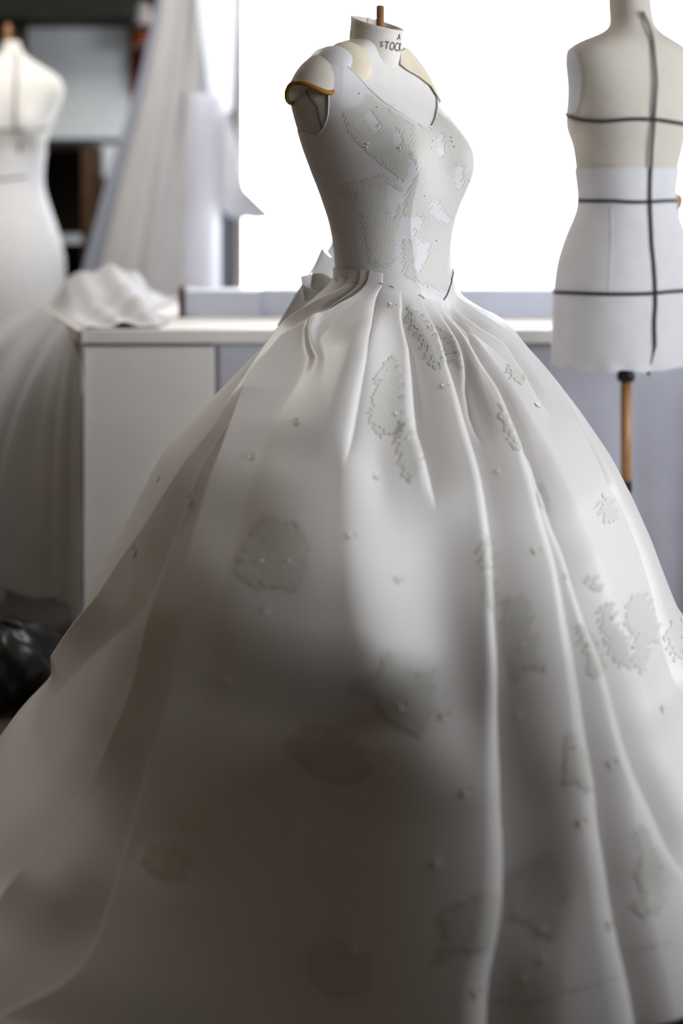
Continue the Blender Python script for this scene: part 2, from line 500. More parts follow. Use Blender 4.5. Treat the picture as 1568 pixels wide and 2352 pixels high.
def shoulder_cap():
    c0 = P(712, 206, 2.905)
    S3 = np.array([S1[0], S1[1], 0]); F3 = np.array([F1[0], F1[1], 0]); Z3 = np.array([0, 0, 1.0])
    v = []; f = []; nu, nv = 40, 16
    tr = []
    for j in range(nv + 1):
        t = j / nv * math.pi / 2
        for i in range(nu):
            a = 2 * math.pi * i / nu
            p = c0 - S3 * 0.040 * math.cos(t) * math.cos(a) + F3 * 0.050 * math.cos(t) * math.sin(a) + Z3 * (0.070 * math.sin(t))
            # the rim dips towards front and back
            p = p + Z3 * (0.012 - (0.036 if math.sin(a) < 0 else 0.020) * math.sin(a) ** 2) * math.cos(t) ** 2
            p = p + S3 * 0.030 * math.sin(t)
            v.append(p)
            if j == 0: tr.append(p)
    for j in range(nv):
        for i in range(nu):
            f.append((j * nu + i, j * nu + (i + 1) % nu, (j + 1) * nu + (i + 1) % nu, (j + 1) * nu + i))
    f.append(tuple(range(nu)))
    o = mesh_obj('shoulder_cap', v, f, M['capcloth'], form)
    tr.append(tr[0])
    tube('cap_edge', tr, 0.0048, M['trim'], o, 8)


shoulder_cap()


def surf_line(surf, pts, step=4.0, off=0.0):
    pts = np.array(pts, float); out = []; nrm = []
    seg = np.linalg.norm(np.diff(pts, axis=0), axis=1); cum = np.concatenate([[0], np.cumsum(seg)])
    for s in np.linspace(0, cum[-1], max(3, int(cum[-1] / step))):
        p, n = surf.at(np.interp(s, cum, pts[:, 0]), np.interp(s, cum, pts[:, 1]))
        out.append(p + n * off); nrm.append(n)
    out = np.array(out); nrm = np.array(nrm)
    if len(out) > 6:
        out = np.concatenate([out[:1], smooth1(out, 1.2)[1:-1], out[-1:]]); nrm = smooth1(nrm, 1.2)
    return out, nrm


for ln in ([(706, 192), (702, 205), (710, 222), (722, 237), (729, 243), (733, 268), (741, 300)],):
    p, n = surf_line(body, ln, 5, 0.0018)
    tube('seam_thread', p, 0.0008, M['brownwood'], form, 6, normals=n)

# neck: a card tube with a tilted open rim
NB = P(856, 152, 3.03); NT = P(867, 53, 3.02)
NR = 0.0535
TILT = math.tan(math.radians(19))


def neck_point(phi, v, r):
    """phi measured from the lens direction towards the right."""
    d = np.array([math.sin(phi), -math.cos(phi), 0.0])
    c = NB * (1 - v) + NT * v
    fwd = d[0] * F1[0] + d[1] * F1[1]
    p = c + r * d
    p[2] -= r * fwd * TILT * (v if v > 0 else 0)
    return p


def make_neck():
    n = 64; rings = []
    for v_ in np.linspace(-0.35, 1.0, 16):
        rr = NR * (1.03 if v_ > 0.97 else 1.0) + 0.004 * max(0, 0.5 - v_) ** 1.5
        rings.append([neck_point(2 * math.pi * k / n, v_, rr) for k in range(n)])
    rings.append([neck_point(2 * math.pi * k / n, 1.01, NR - 0.002) for k in range(n)])
    for v_ in (1.0, 0.8, 0.55, 0.5):
        rings.append([neck_point(2 * math.pi * k / n, v_, NR - 0.0045) for k in range(n)])
    V = np.array(rings)
    nr = len(rings)
    f = [tuple(int(q) for q in r) for r in grid_faces(nr, n).reshape(-1, 4)]
    f.append(tuple(range((nr - 1) * n, nr * n)))
    neck = mesh_obj('neck', V.reshape(-1, 3), f, M['card'], form)
    # strip of cloth folded over the far inside of the rim
    v = []; f = []
    for i, ph in enumerate(np.linspace(math.radians(196), math.radians(203), 4)):
        for vv, rr in ((0.7, NR - 0.006), (1.012, NR - 0.0062), (1.02, NR - 0.002), (1.0, NR + 0.0022), (0.9, NR + 0.0015)):
            v.append(neck_point(ph, vv, rr))
    for i in range(3):
        for j in range(4):
            f.append((i * 5 + j, i * 5 + j + 1, (i + 1) * 5 + j + 1, (i + 1) * 5 + j))
    mesh_obj('rim_tab', v, f, M['calico'], neck)
    return neck


neck = make_neck()


def lettering(txt, phi0, v0, height, sx, name='lettering'):
    cu = bpy.data.curves.new(name, 'FONT'); cu.body = txt; cu.size = height / 0.72; cu.resolution_u = 4
    ob = bpy.data.objects.new(name, cu); COL.objects.link(ob)
    bpy.context.view_layer.update()
    dg = bpy.context.evaluated_depsgraph_get()
    me = bpy.data.meshes.new_from_object(ob.evaluated_get(dg))
    bm = bmesh.new(); bm.from_mesh(me)
    bmesh.ops.subdivide_edges(bm, edges=[e for e in bm.edges if e.calc_length() > height * 0.25], cuts=3)
    bmesh.ops.triangulate(bm, faces=bm.faces[:])
    hn = np.linalg.norm(NT - NB)
    vs = []
    for q in bm.verts:
        ph = phi0 + q.co.x * sx / NR
        p = neck_point(ph, v0 + q.co.y / hn, NR + 0.0009 + 0.004 * max(0, 0.5 - (v0 + q.co.y / hn)) ** 1.5)
        vs.append(p)
    fs = [tuple(q.index for q in fc.verts) for fc in bm.faces]
    bm.free(); bpy.data.objects.remove(ob); bpy.data.curves.remove(cu); bpy.data.meshes.remove(me)
    return mesh_obj(name, vs, fs, M['ink'], neck, smooth=False)


lettering('S', math.radians(8), 0.47, 0.014, 0.75)
lettering('T', math.radians(18), 0.43, 0.020, 0.60)
lettering('O', math.radians(30), 0.41, 0.022, 0.52)
lettering('C', math.radians(44), 0.40, 0.023, 0.56)
lettering('K', math.radians(58), 0.40, 0.023, 0.65)
lettering('A', math.radians(48), 0.72, 0.017, 0.75)
lettering('R', math.radians(-78), 0.60, 0.013, 0.9)

# wooden screw
zt = P(873, 13, 3.02)[2]; zb = NB[2] + 0.5 * (NT[2] - NB[2]) - 0.005
prof = [(0.0075, zb)]
z = zb
while z < zt - 0.004:
    prof += [(0.0078, z), (0.0098, z + 0.0016), (0.0098, z + 0.0020), (0.0078, z + 0.0034)]; z += 0.0036
prof += [(0.0088, zt - 0.001), (0.0080, zt)]
scr = P(873, 40, 3.02)
lathe('wooden_screw', prof, (scr[0], scr[1]), M['wood'], form, 24)

# ------------------------------------------------------------------ wedding dress
dress = empty('wedding_dress', (AX, AY, 0), 'ivory satin wedding ball gown with lace bodice and pleated skirt', 'wedding dress')
rng = np.random.default_rng(4)

bodice_poly = [(706, 140), (716, 128), (729, 120), (757, 134), (775, 147), (793, 158), (820, 178), (848, 206), (880, 235), (915, 258), (950, 277), (990, 292),
               (1000, 272), (1004, 245), (1002, 215), (996, 192), (986, 174), (978, 158), (1030, 150), (1140, 300), (1140, 420), (1070, 800), (700, 800),
               (700, 500), (640, 330), (672, 298), (700, 303), (728, 309), (745, 298), (755, 270), (757, 228), (752, 192), (735, 165)]
under_z = P(0, 300, 3.0)[2]
mask = np.where(body.face, in_poly(body.px, bodice_poly), (body.C[..., 2] < under_z) & (body.C[..., 2] > 0.95))
strap_z = P(0, 128, 3.0)[2]
Sdot = (body.C[..., 0] - AX) * S1[0] + (body.C[..., 1] - AY) * S1[1]
mask |= (~body.face) & (body.C[..., 2] < strap_z + 0.03) & (np.abs(np.abs(Sdot) - 0.10) < 0.028) & (body.C[..., 2] > under_z - 0.01)
bod = body.patch('bodice', mask, 0.0026, M['bodice'], dress, soften=8, relief=0.011 * np.clip((262 - body.vpx[..., 1]) / 100, 0, 1) ** 1.3 * np.clip((845 - body.vpx[..., 0]) / 60, 0, 1) * np.clip((body.vpx[..., 0] - 712) / 40, 0, 1))
# sheer yoke piece over the near shoulder
blob('shoulder_yoke', 766, 136, 0.046, 0.040, 0.034, 0.014, M['bodice'], dress)
# neckline and armhole bindings
for nm, ln in (('neckline_edge', [(729, 126), (757, 135), (775, 148), (793, 159), (820, 179), (848, 207), (880, 236), (915, 259), (950, 278), (990, 293)]),
               ('neckline_edge', [(990, 293), (1000, 273), (1004, 246), (1002, 216), (996, 193), (986, 175)]),
               ('armhole_edge', [(702, 143), (720, 152), (737, 167), (751, 192), (756, 228), (754, 270), (744, 298), (729, 309)])):
    p, n = surf_line(body, ln, 5, 0.0022); q = proj(p)
    p = p + n * (0.011 * np.clip((262 - q[:, 1]) / 100, 0, 1) ** 1.3 * np.clip((845 - q[:, 0]) / 60, 0, 1) * np.clip((q[:, 0] - 712) / 40, 0, 1))[:, None]
    tube(nm, p, 0.0018, M['bodice'], dress, 8, normals=n)

# ---- skirt -------------------------------------------------------
SAX, SAY = P(897, 430, 3.0)[0], 3.0


def sil(pts, axis_px):
    out = []
    for x, y in pts:
        al = math.atan(abs(x - axis_px) / FPX * 1.0 * math.cos(0))
        ta = abs(x - axis_px) / FPX
        al = math.atan(ta)
        out.append((CAMZ - (y - HY) * SAY * math.cos(al) ** 2 / FPX, SAY * math.sin(al)))
    return np.array(out)


left_pts = [(768, 640), (740, 664), (700, 700), (640, 758), (560, 842), (500, 905), (440, 966), (380, 1032), (345, 1095), (310, 1165), (275, 1230), (245, 1290),
            (215, 1350), (195, 1402), (165, 1475), (134, 1540), (80, 1640), (8, 1722)]
right_pts = [(1042, 645), (1050, 668), (1066, 690), (1110, 708), (1160, 742), (1200, 790), (1260, 852), (1330, 945), (1400, 1050), (1445, 1140), (1484, 1230),
             (1520, 1330), (1552, 1410)]
sl, sr = sil(left_pts, 897), sil(right_pts, 897)
ZT = np.linspace(0, 1.06, 400)


def table(a, z0, r0):
    z = np.concatenate([[0.0], z0, a[::-1, 0]]); r = np.concatenate([[r0[0]], r0[1:], a[::-1, 1]])
    o = np.argsort(z)
    return smooth1(np.interp(ZT, z[o], r[o]), 5)


RL = table(sl, [0.06], [0.87, 0.825]); RR = table(sr, [0.2], [0.86, 0.71])


def Rsil(phi, z):
    # plan: half ellipses, wider to the left, deepest towards the viewer
    sn, cs = np.sin(phi), np.cos(phi)
    rl, rr_, rf = np.interp(z, ZT, RL), np.interp(z, ZT, RR), np.interp(z, ZT, RF)
    m = 1 / (1 + np.exp(-6 * sn))
    a = rl * (1 - m) + rr_ * m
    q = 1 / (1 + np.exp(-8 * cs))
    rb = 0.5 * (rl + rr_) * (1 - 0.17 * np.clip((1.0 - z) / 0.3, 0, 1))
    b = rb * (1 - q) + rf * q
    r = 1 / np.sqrt((sn / a) ** 2 + (cs / b) ** 2)
    return r + 0.22 * np.exp(-((phi + 0.74) / 0.36) ** 2) * np.clip(1 - z / 0.32, 0, 1) ** 2


# the front drops from a full dome (not seen in outline)
RF = smooth1(np.interp(ZT, [0, .1, .2, .3, .4, .5, .6, .7, .8, .9, .98, 1.04, 1.06], [.930, .890, .852, .815, .79, .755, .695, .605, .475, .315, .18, .115, .11]), 8)


# polar radius of the torso round the skirt axis
PH_T = np.linspace(-math.pi, math.pi, 721)
rows_w = np.where((V_main[:, 0, 2] > 0.95) & (V_main[:, 0, 2] < 1.10))[0][::-1]
ZB_T = V_main[rows_w, 0, 2]
RB_T = np.zeros((len(rows_w), 721))
for k, r_ in enumerate(rows_w):
    dx = V_main[r_, :, 0] - SAX; dy = V_main[r_, :, 1] - SAY
    ph = np.arctan2(dx, -dy); o = np.argsort(ph)
    RB_T[k] = np.interp(PH_T, np.concatenate([ph[o] - 2 * math.pi, ph[o], ph[o] + 2 * math.pi]), np.tile(np.hypot(dx, dy)[o], 3))


def Rbody(phi, z):
    zi = np.clip(np.interp(z, ZB_T, np.arange(len(ZB_T))), 0, len(ZB_T) - 1.001)
    pi_ = np.clip((phi + math.pi) / (2 * math.pi) * 720, 0, 719.999)
    a = zi.astype(int); b = pi_.astype(int); fa = zi - a; fb = pi_ - b
    return (RB_T[a, b] * (1 - fa) + RB_T[a + 1, b] * fa) * (1 - fb) + (RB_T[a, b + 1] * (1 - fa) + RB_T[a + 1, b + 1] * fa) * fb


def body_phi_z(pts):
    ph = []; zz = []
    for x, y in pts:
        p, n = body.at(x, y, 4)
        ph.append(math.atan2(p[0] - SAX, -(p[1] - SAY))); zz.append(p[2])
    o = np.argsort(ph)
    return np.array(ph)[o], np.array(zz)[o]


top_px = [(776, 615), (800, 617), (830, 620), (850, 621), (880, 628), (905, 635), (930, 646), (960, 662), (985, 673), (1003, 682), (1014, 690), (1022, 676), (1029, 655), (1033, 635)]
sti_px = [(776, 641), (800, 645), (820, 651), (850, 653), (880, 656), (905, 662), (940, 674), (970, 685), (1000, 697), (1014, 706), (1022, 698), (1029, 680), (1034, 655)]
tp, tz = body_phi_z(top_px); sp, sz = body_phi_z(sti_px)
ZS0 = 1.040


def top_z(phi):
    z = np.interp(phi, np.concatenate([[-3.2], tp, [tp[-1] + 0.5, 3.2]]), np.concatenate([[1.06], tz, [1.06, 1.06]])); return z


def sti_z(phi):
    return np.interp(phi, np.concatenate([[-3.2], sp, [sp[-1] + 0.5, 3.2]]), np.concatenate([[ZS0], sz, [ZS0, ZS0]]))


def Rbase(phi, z):
    zs = sti_z(phi); d = np.maximum(zs - z, 0)
    zz = z + (ZS0 - zs) * np.exp(-d / 0.10)
    r0 = Rbody(phi, zs) + 0.007
    return Rsil(phi, zz) + (r0 - Rsil(phi, np.full_like(phi, ZS0))) * np.exp(-d / 0.05)


def cast(px, py):
    """Where the ray through a photo pixel meets the unfolded skirt: (phi, z)."""
    d = np.array([(px - HX) / FPX, 1.0, -(py - HY) / FPX])
    t = np.linspace(1.75, 3.3, 3000)
    x, y, z = d[0] * t, t, CAMZ + d[2] * t
    ph = np.arctan2(x - SAX, -(y - SAY)); r = np.hypot(x - SAX, y - SAY)
    rb = Rbase(ph, np.clip(z, 0, 1.06))
    g = r - rb
    i = np.argmax(g <= 0) if (g <= 0).any() else int(np.argmin(g))
    return ph[i], z[i]


# fold lines traced on the photograph: (side on top, height, roll radius, reach, points)
#  side +1: the cloth to the right lies on top; -1: the cloth to the left lies on top
FOLDS = [
    (+1, .030, .010, .040, [(800, 655), (765, 675), (725, 702), (664, 742), (614, 815), (572, 891), (509, 1000), (424, 1120), (366, 1214), (312, 1286), (250, 1379), (178, 1464), (120, 1550)]),
    (+1, .034, .012, .045, [(828, 618), (826, 652), (814, 667), (788, 686), (744, 730), (675, 811), (641, 872), (614, 914), (565, 979), (515, 1060), (461, 1182), (415, 1304), (379, 1402), (357, 1464), (321, 1576), (281, 1688), (225, 1800), (130, 1930), (60, 2010), (-40, 2100)]),
    (+1, .036, .010, .065, [(849, 622), (846, 645), (840, 656), (822, 682), (790, 712), (750, 748), (700, 790), (660, 826), (614, 926), (572, 1029), (545, 1106), (519, 1194), (496, 1286), (480, 1379), (469, 1455), (451, 1522), (429, 1589), (397, 1691), (368, 1767), (335, 1873), (306, 1959), (282, 2030), (258, 2097), (230, 2169), (191, 2236), (143, 2284), (72, 2322), (-30, 2350)]),
    (-1, .016, .030, .060, [(879, 628), (878, 654), (866, 673), (861, 688), (858, 710), (855, 760), (846, 853), (832, 930), (821, 998), (811, 1056), (802, 1106)]),
    (-1, .020, .015, .060, [(924, 699), (922, 721), (929, 757), (939, 796), (945, 853), (951, 930), (958, 990), (973, 1037), (985, 1083), (997, 1159)]),
    (-1, .030, .017, .060, [(976, 701), (986, 723), (1011, 769), (1026, 826), (1049, 891), (1068, 960), (1088, 1018), (1107, 1083), (1120, 1159), (1134, 1245), (1141, 1354), (1149, 1444), (1156, 1517), (1159, 1607), (1160, 1700), (1162, 1849), (1168, 1956), (1164, 2062), (1150, 2150), (1128, 2254), (1122, 2380)]),
    (-1, .012, .014, .030, [(994, 698), (1009, 714), (1034, 757), (1065, 830), (1072, 884), (1084, 937), (1099, 983), (1112, 1010)]),
    (-1, .022, .018, .035, [(1020, 712), (1033, 732), (1065, 777), (1107, 849), (1137, 884), (1153, 914), (1164, 949), (1191, 1006), (1206, 1056), (1225, 1121), (1244, 1198), (1261, 1245), (1283, 1332), (1301, 1426), (1319, 1517), (1337, 1625), (1351, 1716), (1369, 1806), (1377, 1892), (1390, 1964), (1407, 2062), (1428, 2169), (1450, 2254), (1470, 2380)]),
    (-1, .034, .018, .045, [(1033, 714), (1043, 732), (1084, 796), (1130, 868), (1168, 937), (1191, 987), (1225, 1041), (1244, 1102), (1275, 1194), (1297, 1245), (1322, 1325), (1348, 1408), (1366, 1462), (1391, 1527), (1409, 1589), (1435, 1687), (1456, 1752), (1478, 1804), (1505, 1858), (1531, 1921), (1575, 2010)]),
    (-1, .012, .020, .045, [(1054, 712), (1080, 734), (1110, 757), (1160, 788), (1191, 834), (1221, 884), (1237, 914), (1262, 950)]),
    (-1, .045, .024, .050, [(1075, 700), (1105, 712), (1137, 728), (1202, 796), (1244, 842), (1275, 884), (1298, 926), (1321, 976), (1344, 1014), (1363, 1052), (1394, 1121), (1413, 1147), (1446, 1223), (1475, 1303), (1496, 1372), (1507, 1426), (1525, 1499), (1551, 1564), (1590, 1640)]),
    (-1, .008, .012, .030, [(1350, 1010), (1385, 1075), (1420, 1140)]),
]
# soft ridges (+) and hollows (-): (height, half width, points)
RIDGES = [
    (+.046, (.21, .050), [(862, 715), (850, 790), (832, 880), (812, 960), (800, 1030), (792, 1100), (790, 1200), (794, 1300), (806, 1400), (830, 1520), (850, 1640)]),
    (-.021, .045, [(1000, 1140), (1014, 1200), (1022, 1290), (1036, 1400), (1062, 1520), (1090, 1640), (1105, 1800)]),
    (+.010, .016, [(800, 700), (765, 728), (745, 748), (730, 790), (733, 830), (744, 862), (738, 895)]),
    (+.012, .045, [(311, 1638), (287, 1720), (249, 1801), (215, 1911), (191, 2007), (143, 2093), (60, 2180)]),
    (-.014, .050, [(281, 1688), (215, 1800), (130, 1930), (60, 2010), (-30, 2090)]),
    (-.010, .020, [(868, 1010), (866, 1080), (872, 1150), (880, 1210)]),
    (-.012, .022, [(1098, 900), (1112, 950), (1122, 985)]),
    (+.012, .050, [(560, 1250), (555, 1380), (540, 1480)]),
    (+.008, .050, [(700, 1100), (690, 1250), (690, 1380)]),
    (-.010, .050, [(900, 1480), (905, 1600), (910, 1700)]),
    (-.012, .040, [(1190, 1700), (1215, 1850), (1230, 2000), (1250, 2200)]),
]

nc_front, nc_back = 1500, 260
phf = np.linspace(-2.05, 2.05, nc_front, endpoint=False)
phb = np.linspace(2.05, 2 * math.pi - 2.05, nc_back, endpoint=False)
PHI = np.concatenate([phf, phb]); PHI = np.where(PHI > math.pi, PHI - 2 * math.pi, PHI)
NTOP, NROW = 10, 440
rows = []
tzv, szv = top_z(PHI), sti_z(PHI)
for i in range(NTOP):
    u = i / NTOP
    z = tzv * (1 - u) + szv * u
    rows.append((z, Rbody(PHI, z) + 0.0065))
for i in range(NROW):
    u = i / (NROW - 1)
    z = szv * (1 - (0.35 * u + 0.65 * u ** 1.3)) + 0.012 * u
    rows.append((z, Rbase(PHI, z)))
Zg = np.array([r[0] for r in rows]); Rg = np.array([r[1] for r in rows])
PG = np.broadcast_to(PHI, Zg.shape)
V = np.stack([SAX + Rg * np.sin(PG), SAY - Rg * np.cos(PG), Zg], -1)
Nb = grid_normals(V)
disp = np.zeros_like(Zg)


def line_at(pts):
    q = np.array([cast(x, y) for x, y in pts])
    o = np.argsort(-q[:, 1]); q = q[o]
    return q


def dist(q):
    """signed arc distance to a fold at every grid point (positive to the right) and an end fade."""
    z = q[::-1, 1]; ph = q[::-1, 0]
    zz = np.linspace(z[0], z[-1], 300)
    pp = smooth1(np.interp(zz, z, ph), 4)
    pl = np.interp(Zg, zz, pp)
    s = (PG - pl + math.pi) % (2 * math.pi) - math.pi
    return s * Rg, z[0], z[-1]


def sstep(x, a, b):
    t = np.clip((x - a) / (b - a), 0, 1); return t * t * (3 - 2 * t)


SCALE = np.clip(Rg / 0.42, 0.10, 1.0)
for side, h, r, w, pts in FOLDS:
    q = line_at(pts)
    s, zlo, zhi = dist(q)
    fade = sstep(Zg, zlo - 0.01, zlo + (0.05 if zlo > 0.05 else 0.001)) if zlo > 0.06 else 1.0
    fade = fade * (1 - sstep(Zg, zhi + 0.0, zhi + 0.03))
    hs = 0.85 * h * np.clip(Rg / 0.40, 0.12, 1.0); rs = (0.45 if side > 0 else 1.2) * r * np.clip(Rg / 0.40, 0.18, 1.15) * (1 + 0.9 * np.clip((0.6 - Zg) / 0.5, 0, 1)); ws = 2.6 * w * np.clip(Rg / 0.45, 0.14, 1.5)
    u = s * side                      # positive into the cloth on top
    roll = np.sqrt(np.clip(1 - (1 - np.clip(u / rs, 0, 1)) ** 2, 0, 1))
    g = np.clip(1 - np.clip(u - rs, 0, None) / ws, 0, 1) ** 1.3
    if side > 0:
        top = hs * (roll - 0.6 * (1 - roll)) * g
        low = -0.6 * hs * np.clip(1 + np.clip(u, None, 0) / (0.75 * ws), 0, 1) ** 1.4 - 0.3 * hs * np.exp(np.clip(u, None, 0) / 0.012)
    else:
        top = 0.30 * hs * g - 1.15 * hs * (1 - roll)
        low = -1.15 * hs * np.clip(1 + np.clip(u, None, 0) / (0.48 * ws), 0, 1) ** 1.6
    disp += fade * np.where(u > 0, top, low)
for h, w, pts in RIDGES:
    q = line_at(pts)
    s, zlo, zhi = dist(q)
    fade = sstep(Zg, zlo - 0.03, zlo + 0.10) * (1 - sstep(Zg, zhi - 0.10, zhi + 0.03))
    if isinstance(w, tuple):
        w = np.where(s < 0, w[0], w[1])
    ww = w * np.clip(Rg / 0.45, 0.2, 1.5)
    disp += fade * h * np.exp(-(s / ww) ** 2)
# a back that hangs in regular folds (out of sight)
backw = np.clip((np.abs(PG) - 1.9) / 0.3, 0, 1)
disp += backw * 0.02 * np.cos(PG * 22) * SCALE
disp *= sstep(szv[None, :] - Zg, -0.01, 0.05) * 0.8 + 0.2
Vs = V + Nb * disp[..., None]
skirt_s = Surf(Vs)
skirt = mesh_obj('skirt', Vs.reshape(-1, 3), skirt_s.F.reshape(-1, 4), M['satin'], dress)

# lace motifs lying on the skirt and bodice
fr_noise = [(rng.uniform(0.05, 0.35, 2), rng.uniform(0, 6.28), rng.uniform(0, 6.28)) for _ in range(7)]


def ragged(px, amp):
    x = px[..., 0].copy(); y = px[..., 1].copy()
    dx = np.zeros_like(x); dy = np.zeros_like(x)
    for (fx, fy), a, b in fr_noise:
        dx += np.sin(fx * x + fy * y + a); dy += np.sin(fy * x - fx * y + b)
    return np.stack([x + amp * dx / 2.2, y + amp * dy / 2.2], -1)


def pieces(mask, least=60):
    """connected parts of a face mask"""
    left = set(map(tuple, np.argwhere(mask))); nc = mask.shape[1]
    while left:
        st = [left.pop()]; got = [st[0]]
        while st:
            r, c = st.pop()
            for q in ((r + 1, c), (r - 1, c), (r, (c + 1) % nc), (r, (c - 1) % nc)):
                if q in left:
                    left.remove(q); st.append(q); got.append(q)
        if len(got) >= least:
            m = np.zeros_like(mask); g = np.array(got); m[g[:, 0], g[:, 1]] = True
            yield m


def relief_of(px, f=1.0):
    x, y = px[..., 0], px[..., 1]
    r = np.zeros_like(x)
    for (fx, fy), a, b in fr_noise[:6]:
        r += np.sin(f * 2.2 * (fx * x - fy * y) + b) * np.sin(f * 2.0 * (fy * x + fx * y) + a)
    return r / 3.0


LACE = [
    [(905, 815), (915, 850), (922, 900), (925, 950), (925, 1000), (890, 1005), (860, 985), (845, 965), (855, 925), (862, 885), (870, 850), (890, 825)],
    [(925, 955), (948, 985), (965, 1030), (968, 1080), (950, 1105), (930, 1095), (917, 1060), (912, 1020), (905, 985)],
    [(932, 705), (965, 722), (1000, 770), (1015, 810), (1028, 845), (990, 840), (975, 800), (955, 760), (935, 735)],
    [(1005, 745), (1030, 770), (1055, 820), (1060, 850), (1035, 840), (1020, 800)],
    [(610, 1185), (650, 1195), (695, 1212), (712, 1270), (700, 1320), (690, 1360), (640, 1350), (590, 1345), (545, 1330), (550, 1280), (575, 1230)],
    [(1110, 1235), (1128, 1240), (1136, 1300), (1138, 1310), (1112, 1308), (1103, 1275)],
    [(1112, 1318), (1140, 1318), (1142, 1400), (1128, 1412), (1115, 1370)],
    [(1160, 1370), (1195, 1372), (1222, 1395), (1225, 1435), (1210, 1440), (1232, 1460), (1235, 1500), (1250, 1525), (1266, 1556), (1250, 1550), (1230, 1530), (1205, 1535), (1190, 1572), (1172, 1550), (1156, 1500), (1152, 1440)],
    [(1375, 1150), (1400, 1133), (1412, 1165), (1420, 1185), (1412, 1205), (1385, 1195), (1374, 1175)],
    [(1240, 1105), (1255, 1130), (1262, 1178), (1243, 1175), (1232, 1140)],
    [(1340, 1315), (1365, 1320), (1382, 1345), (1378, 1375), (1355, 1345)],
    [(1376, 1395), (1400, 1378), (1415, 1400), (1405, 1420), (1440, 1470), (1450, 1530), (1420, 1530), (1400, 1500), (1380, 1450)],
    [(1445, 1375), (1480, 1355), (1500, 1400), (1512, 1440), (1510, 1475), (1488, 1480), (1490, 1520), (1475, 1550), (1450, 1525), (1460, 1470), (1432, 1430)],
    [(1530, 1440), (1545, 1425), (1568, 1430), (1575, 1500), (1560, 1520), (1540, 1500), (1528, 1470)],
    [(1325, 1430), (1352, 1440), (1370, 1480), (1390, 1540), (1385, 1555), (1345, 1550), (1352, 1520), (1335, 1480)],
    [(895, 1470), (905, 1520), (935, 1535), (960, 1550), (985, 1530), (995, 1580), (990, 1640), (975, 1690), (935, 1680), (890, 1650), (860, 1600), (800, 1590), (795, 1560), (840, 1560), (870, 1545), (882, 1500)],
    [(700, 1660), (760, 1670), (810, 1700), (850, 1760), (840, 1790), (780, 1800), (720, 1780), (680, 1740), (640, 1705), (680, 1700)],
    [(1295, 1680), (1320, 1690), (1345, 1720), (1358, 1780), (1355, 1825), (1330, 1800), (1290, 1800), (1300, 1740)],
    [(1240, 1970), (1272, 1930), (1280, 1980), (1285, 2030), (1300, 2030), (1308, 2080), (1295, 2060), (1290, 2100), (1270, 2160), (1240, 2150), (1210, 2120), (1170, 2110), (1168, 2060), (1172, 1980), (1190, 1965), (1180, 2010), (1205, 2000)],
    [(1060, 2075), (1110, 2050), (1160, 2055), (1150, 2160), (1120, 2185), (1060, 2180), (1000, 2220), (1025, 2150), (1005, 2100)],
    [(1455, 1905), (1485, 1900), (1500, 1940), (1505, 1990), (1525, 2030), (1530, 2080), (1490, 2100), (1465, 2105), (1450, 2080), (1475, 2060), (1460, 2010), (1475, 1960)],
    [(335, 1945), (400, 1940), (440, 1970), (420, 2020), (360, 2010), (330, 1980)],
    [(700, 2180), (780, 2150), (860, 2200), (850, 2270), (780, 2290), (720, 2250)],
    [(1150, 930), (1165, 960), (1185, 1000), (1198, 1040), (1180, 1030), (1160, 985), (1140, 945)],
    [(1160, 840), (1200, 850), (1215, 880), (1180, 880)],
]
sp_rag = ragged(skirt_s.px, 6.0); sp_rag = sp_rag + 3.0 * np.sin(skirt_s.px[..., ::-1] * 0.55 + 1.0); s_rel = relief_of(skirt_s.vpx)
for poly in LACE:
    mk = in_poly(sp_rag, poly) & skirt_s.face
    for m1 in pieces(mk):
        skirt_s.patch('lace_motif', m1, 0.0009, M['lace'], dress, relief=np.clip(s_rel, -0.6, 1.0) * 0.0003)
FRONT_L = [(944, 288), (990, 298), (1005, 270), (1030, 270), (1110, 330), (1110, 440), (1060, 560), (1060, 640), (1020, 668), (985, 660), (940, 640), (915, 625), (916, 560), (925, 490), (944, 420)]
FRONT_GAPS = [[(930, 360), (955, 370), (960, 395), (945, 425), (925, 405)], [(1005, 305), (1018, 310), (1020, 350), (1008, 368), (1000, 340)],
              [(1040, 382), (1064, 380), (1060, 430), (1045, 436)], [(985, 460), (1000, 456), (1018, 485), (1036, 500), (1026, 516), (1000, 502), (985, 482)],
              [(905, 475), (935, 498), (965, 493), (972, 520), (958, 532), (950, 522), (952, 548), (925, 552), (925, 600), (930, 645), (900, 650), (900, 560)],
              [(955, 545), (987, 558), (976, 600), (960, 628), (944, 620), (955, 590)]]
SIDE_L = [(800, 188), (850, 228), (905, 262), (940, 286), (940, 370), (930, 420), (905, 398), (870, 370), (835, 345), (800, 300), (782, 240)]
SIDE_GAPS = [[(850, 252), (878, 295), (862, 312), (838, 272)], [(905, 300), (925, 310), (920, 345), (900, 335)]]
LOW_L = [(785, 425), (830, 415), (885, 398), (925, 432), (920, 500), (906, 540), (902, 608), (880, 614), (850, 606), (842, 560), (832, 500), (800, 470)]
LOW_GAPS = [[(888, 420), (925, 440), (905, 505), (890, 480)], [(800, 440), (822, 445), (815, 462)]]


bp_rag = ragged(body.px * 1.9, 7.0) / 1.9; b_rel = relief_of(body.vpx * 1.6)
for poly, gaps in ((FRONT_L, FRONT_GAPS), (SIDE_L, SIDE_GAPS), (LOW_L, LOW_GAPS)):
    mk = in_poly(bp_rag, poly) & body.face
    for g in gaps:
        mk &= ~in_poly(bp_rag, g)
    for m1 in pieces(mk):
        body.patch('lace_motif', m1, 0.0031, M['lace'], dress, relief=np.clip(b_rel, -0.6, 1) * 0.00025, soften=1)

# little fabric flowers and beads


